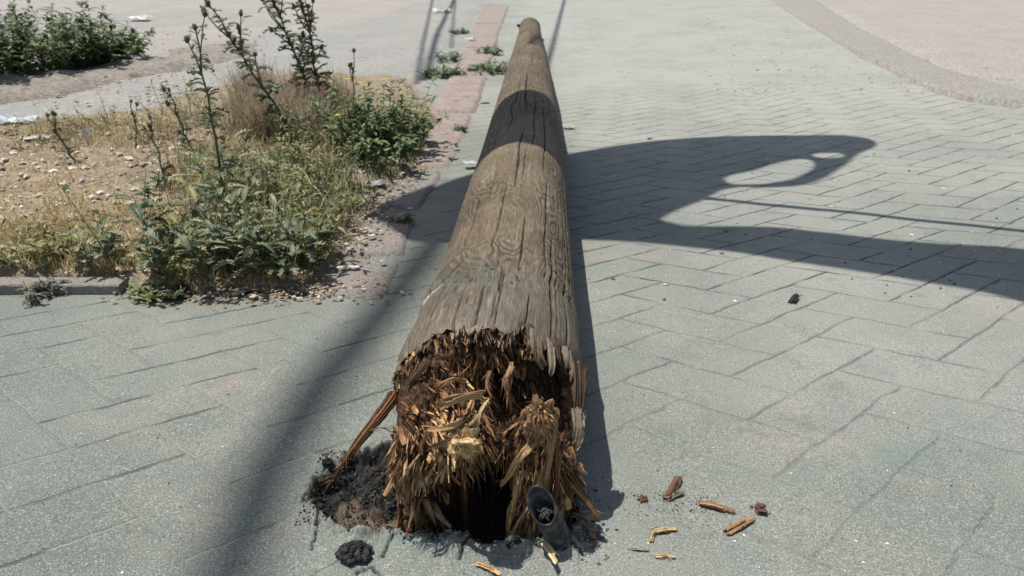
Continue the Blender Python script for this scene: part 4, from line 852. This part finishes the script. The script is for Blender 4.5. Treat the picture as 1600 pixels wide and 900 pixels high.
for i, (px, py, h, w, n_, c_, lab) in enumerate([(55, 405, .10, .26, 16, YG, 'yellow green weed left of the low thistle'), (135, 400, .09, .26, 16, DRYC, 'dry yellow weed behind the low thistle'), (285, 415, .12, .26, 20, YG, 'yellowing weed between the lobed thistles'), (250, 385, .10, .24, 14, DRYC, 'dry weed behind the open lobed thistle'),
    (320, 300, .18, .26, 16, YG, 'yellow green weed at the foot of the short thistle'), (385, 300, .22, .28, 20, YG, 'yellow green weed left of the brush'), (455, 225, .30, .34, 22, YG, 'yellow green weed growing through the dry brush'), (530, 215, .26, .26, 18, YG, 'pale weed between the brush and the flowering bush'), (500, 275, .22, .24, 18, DRYC, 'dry leafy weed in the middle of the green weeds'),
    (60, 222, .12, .40, 14, DRYC, 'dry weed at the back edge of the bed by the sparse thistle'), (175, 214, .14, .40, 16, YG, 'olive weed at the back edge by the bare stalk'), (300, 205, .24, .45, 24, YG, 'olive weed clump under the purple flowers'), (250, 225, .16, .36, 16, DRYC, 'dry weed clump in front of the purple flowers'), (365, 200, .26, .40, 22, YG, 'olive weed clump left of the dry brush'), (20, 235, .12, .4, 12, YG, 'olive weed at the left edge behind the sandy soil')]):
    leafy_plant(at_soil(px, py), h, w, n_, lab, cols=c_, leafL=.032, lobes=3 if i % 2 else 1, ln=15, lw=.34, group='dry and yellowing weeds', scol=(.28, .24, .13))
def stick(a, b, r_, col, label, z0=.02, z1=.10):
    p = at_soil(*a); q = at_soil(*b); q.z += z1; p.z += z0; mb = MB(); P = [p.lerp(q, t) + Vector((random.gauss(0, .004), random.gauss(0, .004), .02 * math.sin(t * 3))) for t in np.linspace(0, 1, 8)]
    mb.tube(P, [r_ * (1 - .5 * t) for t in np.linspace(0, 1, 8)], 6, col); o = mb.build('dry_stalk', M_STEM, None, True, tuple(p)); tag(o, label, 'stalk', 'fallen dry stalks')
stick((335, 385), (205, 330), .0035, (.50, .45, .34), 'long pale stalk slanting through the open lobed thistle', .03, .10)
stick((18, 425), (60, 400), .003, (.50, .42, .28), 'pale stalk in the yellow grass near the left edge', .02, .05)
stick((520, 350), (470, 300), .003, (.48, .42, .3), 'pale stalk leaning over the green weeds', .02, .12)
stick((120, 300), (88, 262), .003, (.20, .14, .09), 'thin dark twig lying on the sandy soil', .01, .02)
stick((450, 400), (425, 350), .003, (.5, .45, .33), 'pale broken stalk in the front green weeds', .02, .10)
stick((430, 420), (350, 452), .003, (.42, .35, .25), 'tan stalk lying at the foot of the corner thistle', .05, .03)
# far bush at the upper left
for i, (px, py, h, w, lab) in enumerate([(10, 118, 1.0, 1.1, 'left clump of the dark bush at the upper left corner'), (75, 108, .95, 1.1, 'middle clump of the dark bush at the upper left corner'), (135, 98, .70, .9, 'right clump of the dark bush at the upper left corner'), (172, 92, .38, .6, 'low fringe at the right end of the dark bush'), (-60, 120, 1.1, 1.2, 'clump of the dark bush cut by the left edge')]):
    p = G(px, py, .03); p.z = .02
    leafy_plant(p, h * .62, w, 60, lab, 'bush', 'bush', [(.10, .15, .05), (.13, .18, .065), (.08, .12, .045), (.18, .22, .10), (.22, .25, .13)], .075, 1, 'dark bush clumps beyond the road', .4, 34)
# small weeds on the pavement and kerb
def small(px, py, h, w, n_, lab, cols=GREENS, **k):
    p = G(px, py); p.z = .0; leafy_plant(p, h, w, n_, lab, 'weed', 'weed', cols, group='small weeds rooted in cracks', **{**dict(leafL=.035, lobes=3, ln=9, lw=.4), **k})
small(625, 350, .035, .07, 9, 'small green weed growing in the red kerb in the cloth shadow')
small(72, 466, .07, .12, 9, 'grey withered weed hanging over the kerb stone', [(.17, .17, .13), (.11, .12, .09), (.22, .20, .15)], droop=1.0)
small(235, 462, .05, .12, 12, 'green weed tuft at the right end of the kerb stone')
small(275, 460, .045, .10, 10, 'olive weed tuft next to the dark litter strip', [(.10, .12, .06), (.15, .15, .09)])
small(722, 205, .04, .10, 8, 'small weed on the pink kerb slab close to the pole')
for i, (px, py, lab) in enumerate([(690, 118, 'green grass clump left of the pink kerb'), (765, 112, 'bright green grass clump right of the pink kerb'), (700, 95, 'farther green clump left of the pink kerb'), (765, 85, 'farther small clump right of the pink kerb'), (718, 52, 'small clump at the kerb near the top')]):
    small(px, py, .10 if i < 4 else .06, .38 if i in (0, 1) else .26, 34 if i < 2 else 18, lab, [(.07, .12, .04), (.10, .15, .055)], leafL=.07, lobes=1, lw=.22)

# grasses: uncountable
def blades(name, cnt, region, h, cols, label, seed, m=M_DRY, wd=.0022, lean=.5, zf=soilh, clump=None, inside=True):
    rng = random.Random(seed); mb = MB(); k = 0; centers = [region(rng) for _ in range(clump)] if clump else None
    while k < cnt:
        x, y = region(rng)
        if centers: cx, cy = rng.choice(centers); x = cx + rng.gauss(0, .05); y = cy + rng.gauss(0, .05)
        k += 1
        if inside and not float(poly_sd(np.array(x), np.array(y), SB)) < -.02: continue
        z = zf(x, y) - .005; L = h * rng.uniform(.4, 1.2); a = rng.uniform(0, 6.28); ln = rng.uniform(.1, 1) * lean; d = Vector((math.cos(a) * ln, math.sin(a) * ln, 1)).normalized(); sd = Vector((-math.sin(a + rng.uniform(-.8, .8)), math.cos(a), 0))
        col = rng.choice(cols); V = []; C = []; f = rng.uniform(.7, 1.25)
        for i in range(5):
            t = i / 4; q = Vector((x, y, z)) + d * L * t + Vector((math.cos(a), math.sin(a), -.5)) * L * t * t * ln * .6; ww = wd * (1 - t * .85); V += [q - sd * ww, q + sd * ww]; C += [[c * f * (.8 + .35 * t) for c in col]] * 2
        mb.add(V, [(2 * i, 2 * i + 1, 2 * i + 3, 2 * i + 2) for i in range(4)], C)
    o = mb.build(name, m); tag(o, label, None, None, 'stuff')
STRAW = [(.52, .40, .20), (.60, .49, .29), (.42, .31, .16), (.66, .57, .38)]
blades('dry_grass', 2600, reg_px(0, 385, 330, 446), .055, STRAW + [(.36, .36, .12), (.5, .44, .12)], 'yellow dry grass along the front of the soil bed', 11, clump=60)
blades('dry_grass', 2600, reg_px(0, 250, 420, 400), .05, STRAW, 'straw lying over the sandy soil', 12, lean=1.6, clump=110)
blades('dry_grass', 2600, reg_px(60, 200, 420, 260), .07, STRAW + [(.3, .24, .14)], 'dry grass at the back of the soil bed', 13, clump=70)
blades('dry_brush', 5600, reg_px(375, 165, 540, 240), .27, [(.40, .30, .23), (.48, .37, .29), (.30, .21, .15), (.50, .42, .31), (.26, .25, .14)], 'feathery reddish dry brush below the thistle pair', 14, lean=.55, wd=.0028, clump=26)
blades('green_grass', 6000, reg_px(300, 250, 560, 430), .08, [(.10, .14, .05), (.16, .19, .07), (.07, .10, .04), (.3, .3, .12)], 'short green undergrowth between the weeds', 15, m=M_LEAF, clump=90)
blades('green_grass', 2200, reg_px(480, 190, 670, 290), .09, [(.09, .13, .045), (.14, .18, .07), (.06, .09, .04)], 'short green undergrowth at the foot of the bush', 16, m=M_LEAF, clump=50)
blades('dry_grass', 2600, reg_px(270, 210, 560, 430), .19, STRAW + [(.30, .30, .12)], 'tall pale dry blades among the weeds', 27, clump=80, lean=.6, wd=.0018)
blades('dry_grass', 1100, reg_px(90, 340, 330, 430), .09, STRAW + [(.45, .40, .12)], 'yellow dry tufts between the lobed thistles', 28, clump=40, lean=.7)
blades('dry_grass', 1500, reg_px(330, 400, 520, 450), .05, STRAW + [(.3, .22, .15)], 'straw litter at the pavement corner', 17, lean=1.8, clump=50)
blades('dry_grass', 900, reg_px(630, 110, 700, 260), .06, STRAW + [(.3, .22, .15)], 'straw beside the red kerb', 18, lean=1.2, clump=30)
def insb(rng, x0, y0, x1, y1):
    while True:
        p = G(rng.uniform(x0, x1), rng.uniform(y0, y1))
        if float(poly_sd(np.array(p.x), np.array(p.y), SB)) < -.01: return p.x, p.y
scatter('pebbles', 1500, lambda r: insb(r, -60, 200, 480, 450), lambda r: r.choice([.004, .006, .008, .012, .02]), [(.5, .4, .28), (.58, .5, .38), (.34, .26, .19), (.62, .57, .48)], M_STONE, 'clods and pebbles on the sandy soil', 7, soilh)
scatter('debris', 900, lambda r: (lambda p: (p.x, p.y))(G(r.gauss(400, 90), r.gauss(455, 9))), lambda r: r.choice([.002, .004, .006, .009]), [(.35, .27, .2), (.16, .11, .08), (.5, .43, .34), (.25, .18, .13)], M_STONE, 'brown leaf debris at the pavement corner', 8, lambda x, y: max(gz(x, y), .005), .35)
scatter('debris', 700, lambda r: (lambda t: (lambda p: (p.x, p.y))(G(540 + 110 * t + r.gauss(0, 22), 400 - 150 * t + r.gauss(0, 14))))(r.random()), lambda r: r.choice([.002, .004, .006, .01]), [(.35, .27, .2), (.2, .15, .11), (.55, .48, .4), (.4, .33, .26)], M_STONE, 'leaf and soil debris along the kerb edge', 9, lambda x, y: max(gz(x, y), .02), .4)
scatter('debris', 420, lambda r: (lambda t: (lambda p: (p.x, p.y))(G(650 + 110 * t + r.gauss(0, 22), 250 - 200 * t + r.gauss(0, 8))))(r.random()), lambda r: r.choice([.003, .005, .009]), [(.5, .43, .36), (.58, .52, .45), (.3, .23, .17)], M_STONE, 'dust and clods over the pink kerb', 29, lambda x, y: .012, .4)
scatter('debris', 500, lambda r: (lambda p: (p.x, p.y))(G(r.uniform(1100, 1600), r.uniform(0, 150))), lambda r: r.choice([.005, .008, .012]), [(.5, .42, .36), (.6, .55, .48), (.25, .2, .17)], M_STONE, 'stones on the sandy lot at the right', 10, lambda x, y: .03, .5)
scatter('debris', 420, lambda r: (lambda p: (p.x, p.y))(G(r.uniform(0, 420), r.uniform(50, 175))), lambda r: r.choice([.008, .012, .02]), [(.40, .33, .27), (.3, .22, .17), (.45, .38, .32)], M_STONE, 'clods along the churned dirt bank', 19, lambda x, y: .03, .5)

# ------------------------------------------------------------------ LITTER
def scrap(px, py, w, h, col, label, z=.03, ang=0, crum=.3, name='paper_scrap', cat='litter', m=M_PLAST):
    p = G(px, py); b = MB(); n = 7; V = []; C = []; ca, sa = math.cos(ang), math.sin(ang)
    for layer in (0, 1):
        for i in range(n + 1):
            for j in range(n + 1):
                x = (i / n - .5) * w * random.uniform(.9, 1.1); y = (j / n - .5) * h * random.uniform(.85, 1.15)
                if layer == 0: zz = abs(float(fbm(np.array(x / w * 3 + px), np.array(y / h * 3 + py), 3))) * crum * max(w, h) + .003; V.append((p.x + x * ca - y * sa, p.y + x * sa + y * ca, z + zz)); C.append([c * random.uniform(.85, 1.05) for c in col])
                else: q = V[i * (n + 1) + j]; V.append((q[0], q[1], q[2] - .0012)); C.append(col)
    m1 = (n + 1) ** 2; F = []
    for i in range(n):
        for j in range(n):
            if (i, j) in ((0, 0), (n - 1, n - 1), (0, n - 1)) and random.random() < .8: continue
            a = i * (n + 1) + j; q = (a, a + n + 1, a + n + 2, a + 1); F += [q[::-1], tuple(k + m1 for k in q)]
    b.add(V, F, C); o = b.build(name, m, None, False, (p.x, p.y, z)); tag(o, label, cat, 'litter scraps'); return o
scrap(548, 282, .14, .04, (.75, .74, .72), 'long white torn paper at the edge of the green weeds', .03, .1, .25)
scrap(620, 261, .09, .04, (.72, .72, .74), 'white plastic scrap on the soil right of the weeds', .03, -.2)
scrap(545, 425, .075, .016, (.72, .68, .6), 'narrow cream paper strip on the kerb dust at the pavement corner', .015, .05, .1)
scrap(430, 440, .07, .05, (.62, .53, .42), 'crumpled dry leaf at the pavement corner', .02, .4, .4, 'dry_leaf', 'leaf', M_DRY)
scrap(320, 432, .12, .03, (.22, .09, .05), 'dark red brown bark strip under the weeds', .04, .05, .15, 'bark_strip', 'bark')
scrap(735, 66, .12, .06, (.75, .73, .7), 'white scrap on the farthest kerb', .03)
scrap(735, 262, .07, .05, (.6, .6, .6), 'grey plastic scrap touching the left side of the pole', .02, .2, .3)
scrap(590, 298, .10, .05, (.36, .35, .37), 'flat grey plastic sheet on the soil by the weeds', .03, .2)
scrap(888, 201, .07, .05, (.55, .53, .48), 'bent white and black scrap right of the pole', .01, .1, .35)
scrap(220, 34, .3, .25, (.8, .78, .75), 'white bag scrap on the far sand right of the bush', .04)
scrap(205, 100, .25, .2, (.75, .73, .7), 'white scrap at the foot of the bush', .05)
scrap(30, 196, .22, .12, (.72, .74, .8), 'blue white wrapper on the road at the left edge', .02, .2)
scrap(62, 236, .16, .09, (.6, .56, .5), 'grey stone slab half buried in the sandy soil', .07, 0, .15, 'flat_stone', 'stone', M_STONE)
scrap(690, 22, .3, .2, (.7, .68, .66), 'white scrap on the far road by the wire shadows', .03)
def standing(px, py, y, w, h, col, label, name='paper_scrap'):
    p = GY(px, py, y); b = MB(); n = 6; V = []; C = []
    for s_ in (0, 1):
        for i in range(n + 1):
            for j in range(n + 1):
                t = j / n; ww = w * (1 - .5 * t * t); V.append((p.x + (i / n - .5) * ww, p.y + s_ * .003 + .02 * math.sin(i * 1.1 + j * .7), p.z + h * (t - .5) + random.uniform(-.1, .1) * h / n)); C.append([c * random.uniform(.9, 1.05) for c in col])
    m1 = (n + 1) ** 2; F = []
    for i in range(n):
        for j in range(n): a = i * (n + 1) + j; q = (a, a + n + 1, a + n + 2, a + 1); F += [q, tuple(k + m1 for k in q[::-1])]
    b.add(V, F, C); tag(b.build(name, M_PLAST, None, False, (p.x, p.y, p.z - h / 2)), label, 'litter', 'litter scraps')
pp = at_soil(135, 232); standing(135, 214, pp.y, .05, .085, (.82, .8, .78), 'upright white paper scrap behind the sandy soil')
pp = at_soil(264, 282); standing(263, 262, pp.y, .05, .05, (.75, .28, .08), 'orange and red wrapper on the soil between thistles', 'wrapper')

# ------------------------------------------------------------------ OVERHEAD, out of view: cloth and cables added only to cast the shadows
SH = Vector((SUNV.x / SUNV.z, SUNV.y / SUNV.z, 1))
def lift(px, py, h): return G(px, py) + SH * h
def cloth(name, outer, holes, h, label):
    cu = bpy.data.curves.new(name, 'CURVE'); cu.dimensions = '2D'; cu.fill_mode = 'BOTH'; cu.extrude = .004
    for pts in [outer] + holes:
        Q = [lift(a, b, h) for a, b in pts]; sp = cu.splines.new('BEZIER'); sp.bezier_points.add(len(Q) - 1); sp.use_cyclic_u = True; sp.resolution_u = 4
        for bp, q in zip(sp.bezier_points, Q): bp.co = (q.x, q.y, 0); bp.handle_left_type = bp.handle_right_type = 'AUTO'
    to = bpy.data.objects.new('tmp', cu); COL.objects.link(to); bpy.context.view_layer.update()
    me = bpy.data.meshes.new_from_object(to.evaluated_get(bpy.context.evaluated_depsgraph_get())); bpy.data.objects.remove(to)
    me.name = name; me.materials.clear(); o = link(name, me, M_FABRIC); o.location = (0, 0, h); tag(o, label, 'shadow caster'); return o
cloth('shadow_cloth', [(572, 342), (640, 306), (745, 268), (885, 240), (1000, 222), (1100, 213), (1250, 210), (1335, 212), (1366, 219), (1340, 240), (1290, 274), (1250, 287), (1190, 291), (1150, 291), (1095, 312), (1040, 334), (1035, 342), (1200, 350), (1400, 371), (1700, 408), (1700, 482), (1500, 446), (1300, 415), (1100, 386), (900, 371), (720, 376), (640, 374), (600, 352)],
      [[(1136, 284), (1180, 264), (1225, 252), (1262, 249), (1272, 256), (1250, 272), (1215, 282), (1170, 286)], [(1270, 243), (1300, 238), (1316, 239), (1296, 246)]], 3.6, 'unseen cloth added overhead, shaped from the shadow it casts')  # outline follows the shadow; the cloth is added to cast it
def cable(pts, h, r, label):  # cable added out of view, laid along the shadow line it casts
    mb = MB(); mb.tube([lift(a, b, h) for a, b in pts], r, 10, (.03, .03, .03)); o = mb.build('shadow_cable', M_STONE, None, True); tag(o, label, 'cable', 'unseen cables added to cast shadows')
cable([(1000, 300), (1150, 312), (1350, 330), (1700, 368)], 2.6, .020, 'unseen thin cord added beside the shadow cloth overhead')
cable([(210, 1300), (300, 1030), (358, 880), (415, 740), (500, 600), (600, 480), (665, 395), (720, 320)], 15, .068, 'unseen thick cable added to shade the left pavement')
cable([(846, 130), (862, 75), (882, 0), (888, -22)], 7, .026, 'unseen cable added overhead beyond the pole tip')
cable([(650, 130), (664, 60), (676, 0), (682, -22)], 7, .020, 'left added cable over the far road')
cable([(662, 125), (686, 50), (710, 0), (716, -22)], 7, .032, 'middle added cable over the far road')
cable([(705, 75), (712, 0), (716, -20)], 7, .016, 'right added cable over the far road')
